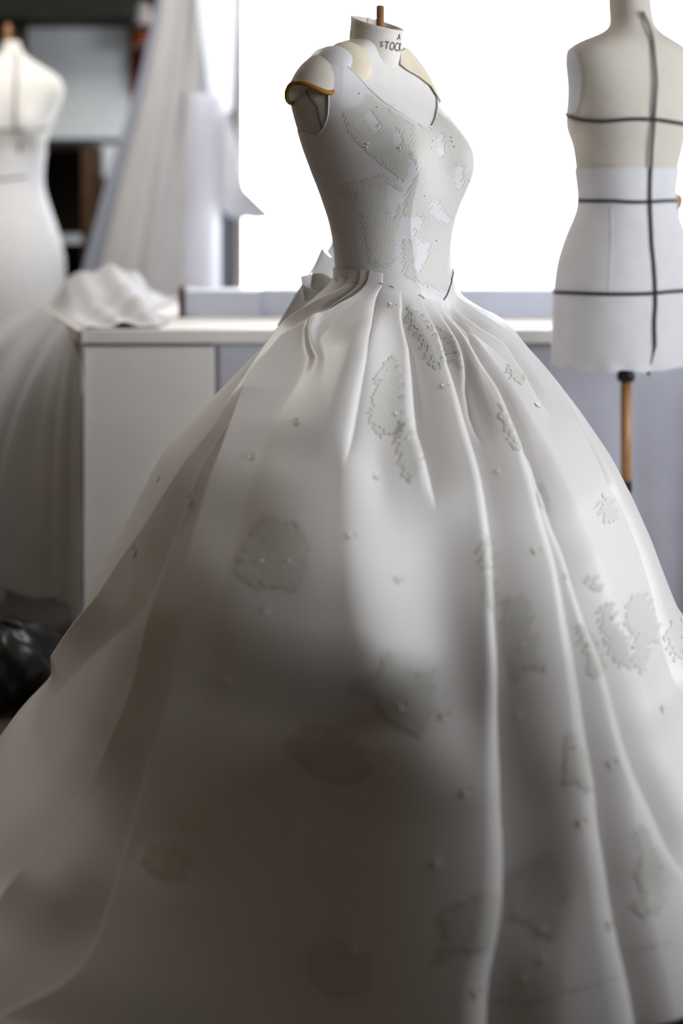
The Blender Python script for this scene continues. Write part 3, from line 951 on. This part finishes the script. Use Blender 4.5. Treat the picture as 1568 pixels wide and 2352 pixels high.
def flower_mesh():
    v = []; f = []
    for k in range(5):
        a0 = 2 * math.pi * k / 5
        base = len(v)
        v.append((0.0012 * math.cos(a0), 0.0012 * math.sin(a0), 0.0004))
        for j, (rr, da, zz) in enumerate(((0.0045, -0.55, 0.0010), (0.0072, -0.35, 0.0022), (0.0078, 0.0, 0.0026), (0.0072, 0.35, 0.0022), (0.0045, 0.55, 0.0010))):
            v.append((rr * math.cos(a0 + da), rr * math.sin(a0 + da), zz))
        v.append((0.0052 * math.cos(a0), 0.0052 * math.sin(a0), 0.0008))
        m = base + 6
        for j in range(1, 5):
            f.append((m, base + j, base + j + 1))
        f.append((base, base + 1, m)); f.append((base, m, base + 5))
    me = bpy.data.meshes.new('fabric_flower'); me.from_pydata(v, [], f); me.materials.append(M['flower'])
    return me


def bead_mesh(r):
    bm = bmesh.new(); bmesh.ops.create_icosphere(bm, subdivisions=2, radius=r)
    me = bpy.data.meshes.new('bead'); bm.to_mesh(me); bm.free(); me.materials.append(M['bead']); return me


FLM, BDM = flower_mesh(), bead_mesh(0.0017)


def place(name, me, p, n, parent, scale=1.0, spin=0.0):
    o = bpy.data.objects.new(name, me); COL.objects.link(o)
    q = Vector((0, 0, 1)).rotation_difference(Vector(n))
    o.parent = parent; o.matrix_parent_inverse = parent.matrix_basis.inverted()
    o.matrix_basis = Matrix.LocRotScale(Vector(p), q @ Matrix.Rotation(spin, 3, 'Z').to_quaternion(), Vector((scale,) * 3))
    return o


FLOWERS = [(678, 967), (578, 1045), (915, 953), (868, 1096), (1023, 887), (809, 1232), (918, 1330), (617, 1400), (528, 1560), (1235, 931), (1150, 1086),
           (1234, 1265), (1290, 1326), (925, 1620), (1021, 1642), (1196, 1642), (1523, 1629), (1407, 1754), (1074, 1815), (1336, 1886), (1008, 1977),
           (1400, 2124), (1206, 2245), (1251, 2200), (1095, 2277), (436, 1145), (310, 1263), (365, 1097), (818, 2178), (902, 701), (430, 2070)]
for i, (x, y) in enumerate(FLOWERS):
    p, n = skirt_s.at(x, y)
    fl = place('fabric_flower', FLM, p + n * 0.0003, n, dress, 0.95, i * 1.3)
    place('bead', BDM, p + n * 0.0022, n, dress, 0.8)
BEADS = [(1405, 1418), (1452, 1487), (1203, 1484), (1349, 1480), (664, 1291), (599, 1290), (1320, 1716), (1250, 2138), (1520, 1987), (1190, 1018), (935, 1010), (1120, 1250), (1126, 1262)]
for x, y in BEADS:
    p, n = skirt_s.at(x, y); place('bead', BDM, p + n * 0.002, n, dress, 1.0)
for x, y in [(825, 218), (905, 245), (988, 340), (990, 325), (972, 448), (1035, 318), (1038, 327), (1042, 338), (1074, 413), (918, 341), (845, 330), (842, 338), (1000, 552), (868, 250), (870, 292), (785, 210), (786, 222)]:
    p, n = body.at(x, y); place('bead', BDM, p + n * 0.005, n, dress, 0.9)
# pins along the waist seam and the hem basting
for a, b in (((812, 646), (824, 652)), ((872, 650), (879, 653)), ((895, 656), (906, 661)), ((962, 678), (974, 686)), ((792, 638), (799, 641)), ((769, 642), (774, 641))):
    p0, n0 = skirt_s.at(*a); p1, n1 = skirt_s.at(*b)
    tube('pin', [p0 + n0 * 0.002, (p0 + p1) / 2 + n0 * 0.0028, p1 + n1 * 0.0015], 0.0007, M['pin'], dress, 6)
bast = [(1140, 2301), (1200, 2302), (1240, 2298), (1300, 2278), (1360, 2262), (1430, 2242)], [(1445, 2190), (1490, 2175), (1550, 2160)]
for ln in bast:
    ln = np.array(ln, float)
    L_ = np.linalg.norm(ln[-1] - ln[0]); k = int(L_ / 26)
    for i in range(k):
        t0, t1 = i / k, (i + 0.62) / k
        ix = np.linspace(0, 1, len(ln))
        e = [np.array([np.interp(t, ix, ln[:, 0]), np.interp(t, ix, ln[:, 1])]) for t in (t0, t1)]
        (p0, n0), (p1, n1) = skirt_s.at(*e[0]), skirt_s.at(*e[1])
        tube('basting_stitch', [p0 + n0 * 0.0008, p1 + n1 * 0.0008], 0.0004, M['brownwood'], dress, 5)


# bow of organza at the back of the waist
def sheet(name, outline, depth, bulge, mat, parent, thick=0.0008, n=14):
    """A curved piece of cloth with the given outline (photo pixels with a depth each side)."""
    c = np.mean(outline, axis=0)
    v = []; f = []
    m = len(outline)
    # densify the outline
    pts = []
    for i in range(m):
        a = np.array(outline[i], float); b = np.array(outline[(i + 1) % m], float)
        for t in np.linspace(0, 1, 5, endpoint=False):
            pts.append(a * (1 - t) + b * t)
    m = len(pts)
    for lay in (0, 1):
        for j in range(n + 1):
            t = j / n
            for i in range(m):
                q = c + (pts[i] - c) * t
                d = depth(q) - bulge * (1 - t * t) + lay * thick
                v.append(P(q[0], q[1], d))
    for lay in (0, 1):
        o = lay * (n + 1) * m
        for j in range(n):
            for i in range(m):
                q = (o + j * m + i, o + j * m + (i + 1) % m, o + (j + 1) * m + (i + 1) % m, o + (j + 1) * m + i)
                f.append(q if lay == 0 else q[::-1])
    o0 = n * m; o1 = (n + 1) * m + n * m
    for i in range(m):
        f.append((o0 + i, o1 + i, o1 + (i + 1) % m, o0 + (i + 1) % m))
    return mesh_obj(name, v, f, mat, parent)


bow = sheet('bow', [(739, 572), (756, 588), (772, 602), (774, 655), (742, 672), (712, 662), (716, 628), (728, 598)], lambda q: 3.09, 0.008, M['organza'], dress)
sheet('loop', [(689, 634), (712, 629), (740, 627), (762, 640), (760, 668), (722, 688), (700, 692), (692, 655)], lambda q: 3.11, 0.012, M['organza'], bow)
sheet('tail', [(692, 652), (722, 668), (760, 668), (735, 720), (640, 752), (636, 748), (665, 700)], lambda q: 3.14, 0.006, M['organza'], bow)
sheet('loop', [(766, 535), (790, 545), (790, 610), (770, 605), (750, 578), (760, 560)], lambda q: 3.13, 0.006, M['organza'], bow)
sheet('folded_edge', [(738, 570), (745, 574), (735, 598), (722, 625), (706, 632), (722, 606)], lambda q: 3.085, 0.002, M['backlit'], bow)

# ------------------------------------------------------------------ dress form at the right, seen from behind
D2 = 3.65
AX2 = P(1440, 430, D2)[0]
tab_r = [(-60, 1398, 1494, 1.0), (-20, 1394, 1496, 1.0), (30, 1395, 1499, 1.05), (60, 1398, 1506, 1.1), (72, 1398, 1514, 1.25), (82, 1368, 1536, 1.7), (103, 1312, 1576, 2.0), (118, 1299, 1590, 2.0),
         (150, 1297, 1590, 1.85), (200, 1303, 1583, 1.6), (245, 1301, 1584, 1.45), (270, 1295, 1588, 1.4), (290, 1297, 1585, 1.38), (330, 1311, 1572, 1.35), (385, 1319, 1558, 1.3),
         (430, 1325, 1552, 1.27), (465, 1328, 1550, 1.25), (490, 1322, 1554, 1.25), (540, 1300, 1575, 1.3), (590, 1283, 1594, 1.33), (640, 1274, 1604, 1.35),
         (700, 1272, 1608, 1.35), (800, 1270, 1612, 1.35)]
V_r, S2, F2 = body_surface(AX2, D2, math.radians(213), tab_r, nphi=240, nz=300, bust=(0.045, 0.085, CAMZ + (HY - 300) * D2 / FPX, 0.05, 0.06))
rbody = Surf(V_r)
rform = empty('dress_form', (AX2, D2, 0), 'dress form seen from behind with black style tapes, on a wooden pole', 'dress form')
v, f = cap_mesh(V_r[::2, ::2]); mesh_obj('torso', v, f, M['linen'], rform)
zz = rbody.C[..., 2]
wrap_top = P(0, 386, D2)[2]
wr = rbody.patch('calico_wrap', zz < wrap_top, 0.004, M['calico'], rform)
ap = [(1290, 112), (1316, 108), (1332, 130), (1340, 180), (1334, 230), (1322, 262), (1285, 262)]
rbody.patch('arm_plate', in_poly(rbody.px, ap) & rbody.face, 0.002, M['calico'], rform, soften=4)
# ragged cloth hem hanging below the form
hemv = []; hemf = []; nph = 240; lv = 7
last = V_r[-1] + rbody.N[-1] * 0.004
p, n = surf_line(rbody, [(1405, 480), (1404, 540), (1402, 600), (1400, 680)], 12, 0.0042)
tube('wrap_seam', p, 0.0016, M['calico'], rform, 6, normals=n)
rr = np.random.default_rng(2)
dip = smooth1(rr.normal(0, 1, nph + 40), 4)[:nph]; dip = dip / (np.abs(dip).max() + 1e-9)
for j in range(lv + 1):
    t = j / lv
    for i in range(nph):
        p = last[i].copy(); drop = 0.036 + 0.007 * dip[i]
        p[2] -= drop * t
        p[:2] += rbody.N[-1][i][:2] * (0.0022 * math.sin(i * 0.42) * t)
        hemv.append(p)
mesh_obj('wrap_hem', hemv, grid_faces(lv + 1, nph).reshape(-1, 4), M['calico'], rform)
for ln in ([(1296, 262), (1310, 267), (1340, 275), (1380, 279), (1430, 274), (1500, 274), (1568, 284), (1584, 288)], [(1330, 461), (1390, 462), (1450, 464), (1500, 463), (1548, 461)],
           [(1275, 671), (1340, 673), (1420, 675), (1500, 673), (1568, 668), (1604, 664)],
           [(1470, 28), (1484, 55), (1495, 95), (1503, 180), (1497, 275), (1490, 385), (1488, 465), (1493, 560), (1501, 672), (1498, 795)]):
    p, n = surf_line(rbody, ln, 12, 0.0075)
    tube('style_tape', p, 0.0042, M['tape'], rform, 8, flat=0.4, normals=n)
e0, n0 = rbody.at(1498, 795)
tube('style_tape', [e0 + n0 * 0.006, P(1494, 830, e0[1] - 0.006), P(1488, 862, e0[1] - 0.004)], 0.004, M['tape'], rform, 8, flat=0.4)
pc = P(1437, 430, D2)
zc = P(0, 842, D2)[2]
dz = D2 / FPX
lathe('collar', [(0.018, zc - 34 * dz), (0.022, zc - 28 * dz), (0.0225, zc - 20 * dz), (0.018, zc - 12 * dz), (0.021, zc - 4 * dz), (0.022, zc + 50 * dz)], (pc[0], D2), M['black'], rform, 24)
lathe('pole', [(0.0128, 0.42), (0.0128, zc - 33 * dz)], (pc[0], D2), M['lightwood'], rform, 24)
zl = P(0, 1102, D2)[2]
lathe('pole_collar', [(0.0145, zl - 0.028), (0.0145, zl - 0.004), (0.012, zl)], (pc[0], D2), M['black'], rform, 24)
lathe('lower_pole', [(0.011, 0.12), (0.011, zl - 0.02)], (pc[0], D2), M['black'], rform, 16)
for k in range(3):
    a = 2 * math.pi * k / 3 + 0.82
    d = np.array([math.cos(a), math.sin(a), 0])
    c0 = np.array([pc[0], D2, 0.0])
    tube('leg', [c0 + d * 0.01 + [0, 0, 0.16], c0 + d * 0.10 + [0, 0, 0.11], c0 + d * 0.19 + [0, 0, 0.012]], 0.011, M['black'], rform, 10)

# ------------------------------------------------------------------ dress form far left
D3 = 5.45
AX3 = P(27, 430, D3)[0]
rp = [(95, 44), (105, 47), (122, 54), (134, 66), (150, 96), (166, 124), (182, 141), (198, 149), (215, 148), (250, 135), (290, 119), (320, 109), (370, 101), (410, 98),
      (440, 102), (490, 118), (540, 135), (590, 147), (630, 150), (770, 151)]
tab_l = [(y, 54 - x, x, q) for (y, x), q in zip(rp, [1.0, 1.05, 1.2, 1.5, 1.9, 2.0, 2.0, 1.95, 1.8, 1.5, 1.4, 1.35, 1.3, 1.25, 1.25, 1.3, 1.33, 1.35, 1.35, 1.35])]
V_l, S3_, F3_ = body_surface(AX3, D3, math.radians(6), tab_l, nphi=180, nz=220, bust=(0.04, 0.085, CAMZ + (HY - 300) * D3 / FPX, 0.055, 0.07))
lbody = Surf(V_l)
lform = empty('dress_form', (AX3, D3, 0), 'pale dress form facing forward with a wooden peg at its neck, at the far left', 'dress form')
v, f = cap_mesh(V_l[::2, ::2]); mesh_obj('torso', v, f, M['brightlinen'], lform)
lbody.patch('calico_wrap', lbody.C[..., 2] < P(0, 345, D3)[2], 0.004, M['brightcalico'], lform)
for ln in ([(38, 125), (37, 180), (36, 230), (34, 300)], [(-20, 296), (10, 298), (38, 300), (70, 300), (100, 296), (112, 292)], [(45, 325), (46, 350)], [(-15, 412), (20, 412), (60, 406)]):
    p, n = surf_line(lbody, ln, 12, 0.004)
    tube('style_tape', p, 0.005, node_mat('grey_tape', (0.25, 0.25, 0.26), 0.8) if 'grey_tape' not in bpy.data.materials else bpy.data.materials['grey_tape'], lform, 8, flat=0.4, normals=n)
pz = P(18, 97, D3); pt = P(18, 56, D3)
lathe('neck_peg', [(0.011, pz[2] - 0.02), (0.0105, pt[2] - 0.004), (0.009, pt[2])], (pz[0], D3), M['lightwood'], lform, 20)
lathe('pole', [(0.015, 0.02), (0.015, V_l[-1, 0, 2] + 0.01)], (AX3, D3), M['lightwood'], lform, 16)
lathe('base', [(0.18, 0.0), (0.18, 0.02), (0.05, 0.04), (0.03, 0.06)], (AX3, D3), M['black'], lform, 32)

# ------------------------------------------------------------------ worktop with end panel
DF = 3.88
ztop = P(0, 757, DF)[2]
xl = P(178, 757, DF)[0]
bench = empty('workbench', (0.4, 4.1, 0), 'long white workbench below the window, with a plain end cabinet', 'workbench')
prism('worktop', [(xl, DF), (1.75, DF), (1.75, 4.42), (-0.33, 4.42), (-0.60, 4.95), (-1.02, 4.95)], ztop - 0.036, ztop, M['whitepaint'], bench, bevel=0.004)
pxl, pxr = P(192, 900, DF + 0.02)[0], P(490, 900, DF + 0.02)[0]
box('end_panel', pxl, pxr, DF + 0.02, DF + 0.045, 0.03, ztop - 0.040, M['whitepaint'], bench, bevel=0.002)
box('cabinet', pxl + 0.004, pxr - 0.004, DF + 0.045, 4.40, 0.03, ztop - 0.040, M['brownwood'], bench)
box('edge_strip', pxl - 0.006, pxr, DF + 0.012, DF + 0.03, ztop - 0.044, ztop - 0.036, M['brownwood'], bench)
for lx, ly in ((1.68, DF + 0.06), (1.68, 4.36), (0.75, 4.36), (0.25, 4.36), (-0.92, 4.85), (-0.58, 4.85)):
    box('leg', lx - 0.025, lx + 0.025, ly - 0.025, ly + 0.025, 0, ztop - 0.036, M['whitepaint'], bench)
# raised boxes standing along the back of the bench
zu = P(0, 668, 4.25)[2]
a0, a1 = P(424, 700, 4.25)[0], P(598, 700, 4.25)[0]
ub = box('storage_box', a0, a1, 4.25, 4.38, ztop, zu, M['bluewhite'], bevel=0.002)
tag(ub, 'low pale blue box with a brown end, on the bench left of the wedding dress', 'box')
eb = box('end_board', a0 - 0.016, a0 - 0.0005, 4.24, 4.385, ztop, zu + 0.012, M['brownwood'], ub)
a2 = P(600, 700, 4.27)[0]
u2 = box('storage_box', a2, 1.60, 4.27, 4.40, ztop, P(0, 665, 4.27)[2], M['bluewhite'], bevel=0.002)
tag(u2, 'long pale blue box along the back of the bench, running behind the wedding dress', 'box')


def cloth(name, fn, nu, nv, mat, parent=None):
    V = np.array([[fn(i / nu, j / nv) for i in range(nu + 1)] for j in range(nv + 1)])
    o = mesh_obj(name, V.reshape(-1, 3), grid_faces(nv + 1, nu + 1, wrap=False).reshape(-1, 4), mat, parent)
    sm_ = o.modifiers.new('solidify', 'SOLIDIFY'); sm_.thickness = 0.002; sm_.offset = 0
    return o


# sheets hanging in front of the bench behind the wedding dress
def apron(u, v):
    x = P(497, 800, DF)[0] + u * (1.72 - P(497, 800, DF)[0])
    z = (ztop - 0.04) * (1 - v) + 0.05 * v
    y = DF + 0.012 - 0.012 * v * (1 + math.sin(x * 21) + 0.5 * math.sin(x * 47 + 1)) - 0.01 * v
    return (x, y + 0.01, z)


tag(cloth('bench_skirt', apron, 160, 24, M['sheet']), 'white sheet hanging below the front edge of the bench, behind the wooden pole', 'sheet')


# low chest added out of view at the right to shade the lower skirt
tb = tag(empty('shade_chest', (0.76, 1.60, 0)), 'unseen low brown chest of drawers, added to shade the lower skirt', 'chest')
box('carcass', 0.54, 1.00, 1.15, 2.09, 0.04, 0.70, M['brownwood'], tb, bevel=0.003)
box('top', 0.525, 1.015, 1.135, 2.105, 0.70, 0.725, M['brownwood'], tb, bevel=0.004)
for k in range(3):
    dr = box('drawer', 1.001, 1.018, 1.17, 2.07, 0.06 + 0.213 * k, 0.26 + 0.213 * k, M['brownwood'], tb, bevel=0.002)
    for yy in (1.38, 1.79):
        box('knob', 1.018, 1.040, yy - 0.014, yy + 0.014, 0.147 + 0.213 * k, 0.175 + 0.213 * k, M['lightwood'], dr, bevel=0.006)
for lx in (0.57, 0.97):
    for ly in (1.18, 2.06):
        box('foot', lx - 0.02, lx + 0.02, ly - 0.02, ly + 0.02, 0, 0.04, M['brownwood'], tb)


# added strip lamp, out of view, to brighten the left background
lamp = tag(empty('fill_lamp', (-1.15, 4.45, ROOM_Z)), 'unseen strip lamp added on the ceiling as fill above the left end of the bench', 'lamp')
box('fill_lamp_housing', -1.24, -1.06, 3.75, 5.15, ROOM_Z - 0.07, ROOM_Z, M['whitepaint'], lamp, bevel=0.004)
ll = bpy.data.lights.new('fill_light', 'AREA'); ll.shape = 'RECTANGLE'; ll.size = 0.14; ll.size_y = 1.3; ll.energy = 36; ll.color = (1.0, 0.97, 0.93)
lo = bpy.data.objects.new('fill_light', ll); COL.objects.link(lo); lo.parent = lamp; lo.matrix_parent_inverse = lamp.matrix_basis.inverted()
lo.location = (-1.15, 4.45, ROOM_Z - 0.075)


# grey muslin heaped over the left end of the bench and hanging to the floor
def bump(x, y, cx, cy, sx, sy, h):
    return h * math.exp(-((x - cx) / sx) ** 2 - ((y - cy) / sy) ** 2)


def heap(u, v):
    # v 0..0.45 lies on the bench, 0.45..1 hangs down outside its left edge
    fr = u                                                   # along the edge, front to back
    ex, ey = xl + 0.020 + (-1.02 - xl) * fr, DF - 0.012 + (4.95 - DF) * fr
    nx, ny = -0.953, -0.303                                  # outward from the slanting edge
    if v < 0.45:
        t = 1 - v / 0.45
        w = 0.19 + 0.26 * fr + 0.03 * math.sin(fr * 9)
        x, y = ex - nx * w * t + 0.0, ey - ny * w * t * 0.2
        y = min(max(y, DF + 0.004 + 0.02 * t), 4.93)
        z = ztop + 0.006
        e = min(1.0, (1 - t) / 0.25); e = e * e * (3 - 2 * e)
        z += e * (bump(x, y, -0.68, 4.55, 0.20, 0.22, 0.100) + bump(x, y, -0.55, 4.25, 0.10, 0.16, 0.035) + bump(x, y, -0.80, 4.62, 0.12, 0.2, 0.03))
        z += 0.010 * math.sin(x * 60 + y * 22) * t * (1 - t) * 4 + 0.010 * math.sin(y * 34 - x * 15) * t * e
        z = max(z, ztop + 0.004)
        if t < 0.12:
            z = z * (t / 0.12) + (ztop + 0.004) * (1 - t / 0.12)
        return (x, y, z)
    t = (v - 0.45) / 0.55
    s = ex * 1.0 + ey
    fold = 0.040 * math.sin(s * 30 + 0.6) + 0.022 * math.sin(s * 67 + 1.0) + 0.012 * math.sin(s * 121)
    out = 0.006 + (0.06 + 0.94 * min(1, fr * 4)) * ((0.055 + fold + 0.10 * fr) * (1 - (1 - t) ** 2.2) + 0.03 * t) + 0.24 * fr ** 1.2 * (1 - (1 - t) ** 4)
    bot = 0.09 + 0.07 * math.sin(s * 15 + 1) + 0.04 * math.sin(s * 37)
    z = ztop + 0.004 - (ztop - bot) * t
    sw = 0.02 * math.sin(t * 4 + s * 7) * t * min(1, fr * 3)
    return (ex + nx * out + sw, ey + ny * out, z)


tag(cloth('draped_muslin', heap, 150, 110, M['greysheet']), 'grey white muslin heaped on the bench end and hanging down its left side', 'cloth')

# low black lump on the floor in front of the hanging muslin


def lump():
    rg = np.random.default_rng(7); v = []; nu, nv = 64, 24
    for j in range(nv + 1):
        t = j / nv * math.pi
        for i in range(nu):
            a = 2 * math.pi * i / nu
            r = 1 + 0.06 * math.sin(5 * a + 3 * t) + 0.05 * math.sin(9 * a - 5 * t) + 0.03 * math.sin(17 * a + 7 * t)
            v.append((-0.82 + 0.165 * r * math.sin(t) * math.cos(a), 3.60 + 0.15 * r * math.sin(t) * math.sin(a), max(0.002, 0.075 - 0.10 * r * math.cos(t))))
    V = np.array(v).reshape(nv + 1, nu, 3)
    return mesh_obj('dark_lump', V.reshape(-1, 3), grid_faces(nv + 1, nu).reshape(-1, 4)[:, ::-1], M['black'])


tag(lump(), 'low crumpled black lump on the floor in front of the hanging grey muslin', 'lump')

# ------------------------------------------------------------------ hanging gown with sleeve
D4 = 5.42
gown = empty('hanging_gown', (P(400, 430, D4)[0], D4, 0.3), 'white tulle gown hanging from the ceiling between the far left dress form and the window', 'gown')


def hang(rows_, mat, name, parent, depth_k=0.55, folds=9, amp=0.012, seed=0, d=D4):
    rows_ = np.array(rows_, float)
    nz, nph = 120, 220
    ys = np.linspace(rows_[0, 0], rows_[-1, 0], nz)
    L = smooth1(np.interp(ys, rows_[:, 0], rows_[:, 1]), 3); R = smooth1(np.interp(ys, rows_[:, 0], rows_[:, 2]), 3)
    rg = np.random.default_rng(seed)
    ks = rg.uniform(0.7, 1.4, 4) * folds; pa = rg.uniform(0, 6.28, 4)
    V = np.zeros((nz, nph, 3))
    a = np.linspace(0, 2 * math.pi, nph, endpoint=False)
    for i in range(nz):
        cx = P((L[i] + R[i]) / 2, 430, d)[0]; hw = (R[i] - L[i]) / 2 * d / FPX
        w = 1 + amp / max(hw, 0.03) * sum(np.sin(np.round(k) * a + p) for k, p in zip(ks, pa)) / 2
        V[i, :, 0] = cx + hw * np.cos(a) * w; V[i, :, 1] = d - hw * depth_k * np.sin(a) * w; V[i, :, 2] = P(0, ys[i], d)[2]
    return mesh_obj(name, V.reshape(-1, 3), grid_faces(nz, nph).reshape(-1, 4), mat, parent)


hang([(-640, 436, 452), (-400, 415, 480), (0, 385, 500), (200, 345, 502), (400, 292, 500), (620, 240, 498), (900, 190, 500)], M['gownsatin'], 'skirt', gown, folds=11, amp=0.014, seed=3)
hang([(-560, 425, 440), (-300, 395, 430), (0, 362, 440), (200, 315, 420), (400, 248, 400), (620, 190, 380), (800, 150, 370)], M['sheertulle'], 'veil', gown, depth_k=0.35, folds=8, amp=0.010, seed=8, d=D4 + 0.10)
hang([(-640, 440, 452), (0, 455, 540), (120, 470, 535), (255, 488, 530)], M['backlit'], 'overlay', gown, depth_k=0.5, folds=6, amp=0.006, seed=5, d=D4 - 0.10)
hang([(215, 442, 500), (260, 439, 500), (450, 424, 498), (640, 418, 500), (900, 410, 505)], M['backlit'], 'front_panel', gown, depth_k=0.30, folds=5, amp=0.008, seed=11, d=D4 - 0.10)
sl_ = sheet('sleeve', [(494, 250), (526, 250), (538, 300), (550, 370), (566, 440), (584, 474), (612, 484), (626, 494), (612, 504), (585, 506), (552, 500), (530, 500), (508, 480), (496, 440), (493, 350)],
            lambda q: D4 - 0.06, 0.05, M['tulle'], gown, thick=0.004)
tube('hanger_cord', [P(444, -640, D4), (P(444, 0, D4)[0], D4, ROOM_Z)], 0.004, M['calico'], gown, 8)

# ------------------------------------------------------------------ back wall, left part
DB = ROOM_Y1 - 0.03


def wall_box(name, x0, x1, y0, y1, d, thick, mat, parent=None, bevel=0.003):
    a = P(x0, y1, d); b = P(x1, y0, d)
    return box(name, a[0], b[0], d, d + thick, a[2], b[2], mat, parent, bevel)


wb = empty('notice_board', (P(190, 170, DB)[0], DB, P(0, 322, DB)[2]), 'large pale blue grey board on the back wall, left of the red cloth', 'board')
wall_box('panel', 62, 292, 22, 318, DB, 0.02, M['board'], wb)
wall_box('bottom_rail', 62, 296, 318, 326, DB - 0.012, 0.035, M['slate'], wb)
wall_box('side_rail', 292, 298, 16, 326, DB - 0.004, 0.025, M['whitepaint'], wb)
tag(wall_box('pinned_card', 210, 268, 332, 408, DB, 0.02, M['board']), 'small pale card on the wall below the large pale board', 'card')
cab = empty('cupboard', (P(140, 430, 5.95)[0], 6.05, 0), 'very dark open wooden cupboard against the back wall behind the far left dress form', 'cupboard')
cx0, cx1 = P(60, 430, 5.95)[0], P(206, 430, 5.95)[0]
cz0, cz1 = 0.0, P(0, 331, 5.95)[2]
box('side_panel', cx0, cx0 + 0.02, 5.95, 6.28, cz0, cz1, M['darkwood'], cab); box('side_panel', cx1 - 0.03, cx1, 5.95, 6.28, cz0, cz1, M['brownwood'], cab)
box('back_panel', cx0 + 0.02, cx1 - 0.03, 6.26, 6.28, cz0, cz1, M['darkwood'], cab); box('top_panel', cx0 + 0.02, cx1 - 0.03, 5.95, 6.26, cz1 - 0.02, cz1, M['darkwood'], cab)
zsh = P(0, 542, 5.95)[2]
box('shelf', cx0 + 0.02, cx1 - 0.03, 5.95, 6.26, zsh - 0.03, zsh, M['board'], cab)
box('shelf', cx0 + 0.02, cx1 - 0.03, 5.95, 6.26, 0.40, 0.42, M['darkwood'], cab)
bmz = P(0, 40, 5.9)[2]
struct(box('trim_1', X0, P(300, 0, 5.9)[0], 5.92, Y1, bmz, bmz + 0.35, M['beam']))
# dark red cloth with thread cones in front of it, between board and gown


def redc(u, v):
    x = P(299, 0, 6.2)[0] + u * (P(392, 0, 6.2)[0] - P(299, 0, 6.2)[0])
    return (x, 6.22 - 0.012 * math.sin(u * 22) * (0.3 + v), P(0, -160, 6.2)[2] * (1 - v) + P(0, 215, 6.2)[2] * v)


tag(cloth('red_cloth', redc, 60, 30, M['red']), 'dark red cloth hanging on the back wall behind the thread cones', 'cloth')
sh = P(0, 60, 6.1)[2]
shelf = box('wall_shelf', P(300, 0, 6.1)[0], P(380, 0, 6.1)[0], 6.05, 6.205, sh - 0.012, sh, M['brownwood']); tag(shelf, 'small brown shelf holding a pale thread cone, high on the back wall', 'shelf')
sh2 = P(0, 106, 6.1)[2]
shelf2 = box('wall_shelf', P(300, 0, 6.1)[0], P(380, 0, 6.1)[0], 6.05, 6.205, sh2 - 0.012, sh2, M['brownwood']); tag(shelf2, 'small brown shelf holding a rust orange thread cone, below the other shelf', 'shelf')


def cone(px, zb, h, mat, label):
    x = P(px, 0, 6.11)[0]
    root = empty('thread_cone', (x, 6.11, zb), label, 'thread cone', 'thread cones by the board')
    lathe('wound_thread', [(0.044, zb + 0.006), (0.046, zb + 0.012), (0.036, zb + h - 0.02), (0.020, zb + h - 0.012)], (x, 6.11), mat, root, 24)
    lathe('core', [(0.040, zb), (0.040, zb + 0.006), (0.014, zb + h - 0.012), (0.012, zb + h)], (x, 6.11), M['whitepaint'], root, 16)


cone(326, sh, 0.105, M['thread'], 'pale thread cone on the upper small shelf beside the board')
cone(324, sh2, 0.075, M['orange'], 'rust orange thread cone on the lower small shelf beside the board')
# slate coloured post left of the window
struct(box('trim_2', P(508, 0, 6.2)[0], P(526, 0, 6.2)[0], 6.2, Y1, 0, P(0, 430, 6.2)[2] + 0.02, M['slate']))
# wooden finial just inside the right edge
fx = P(1574, 465, 3.95)[0]; fz = P(0, 487, 3.95)[2]
fin = empty('wooden_stand', (fx, 4.05, 0), 'turned orange brown wooden knob at the right edge, behind the taped dress form', 'stand')
fin.location = (fx, 4.05, ztop)
lathe('post', [(0.012, ztop), (0.012, fz)], (fx, 4.05), M['lightwood'], fin, 16)
lathe('knob', [(0.008, fz), (0.016, fz + 0.012), (0.020, fz + 0.03), (0.016, fz + 0.045), (0.007, fz + 0.052)], (fx, 4.05), M['lightwood'], fin, 20)
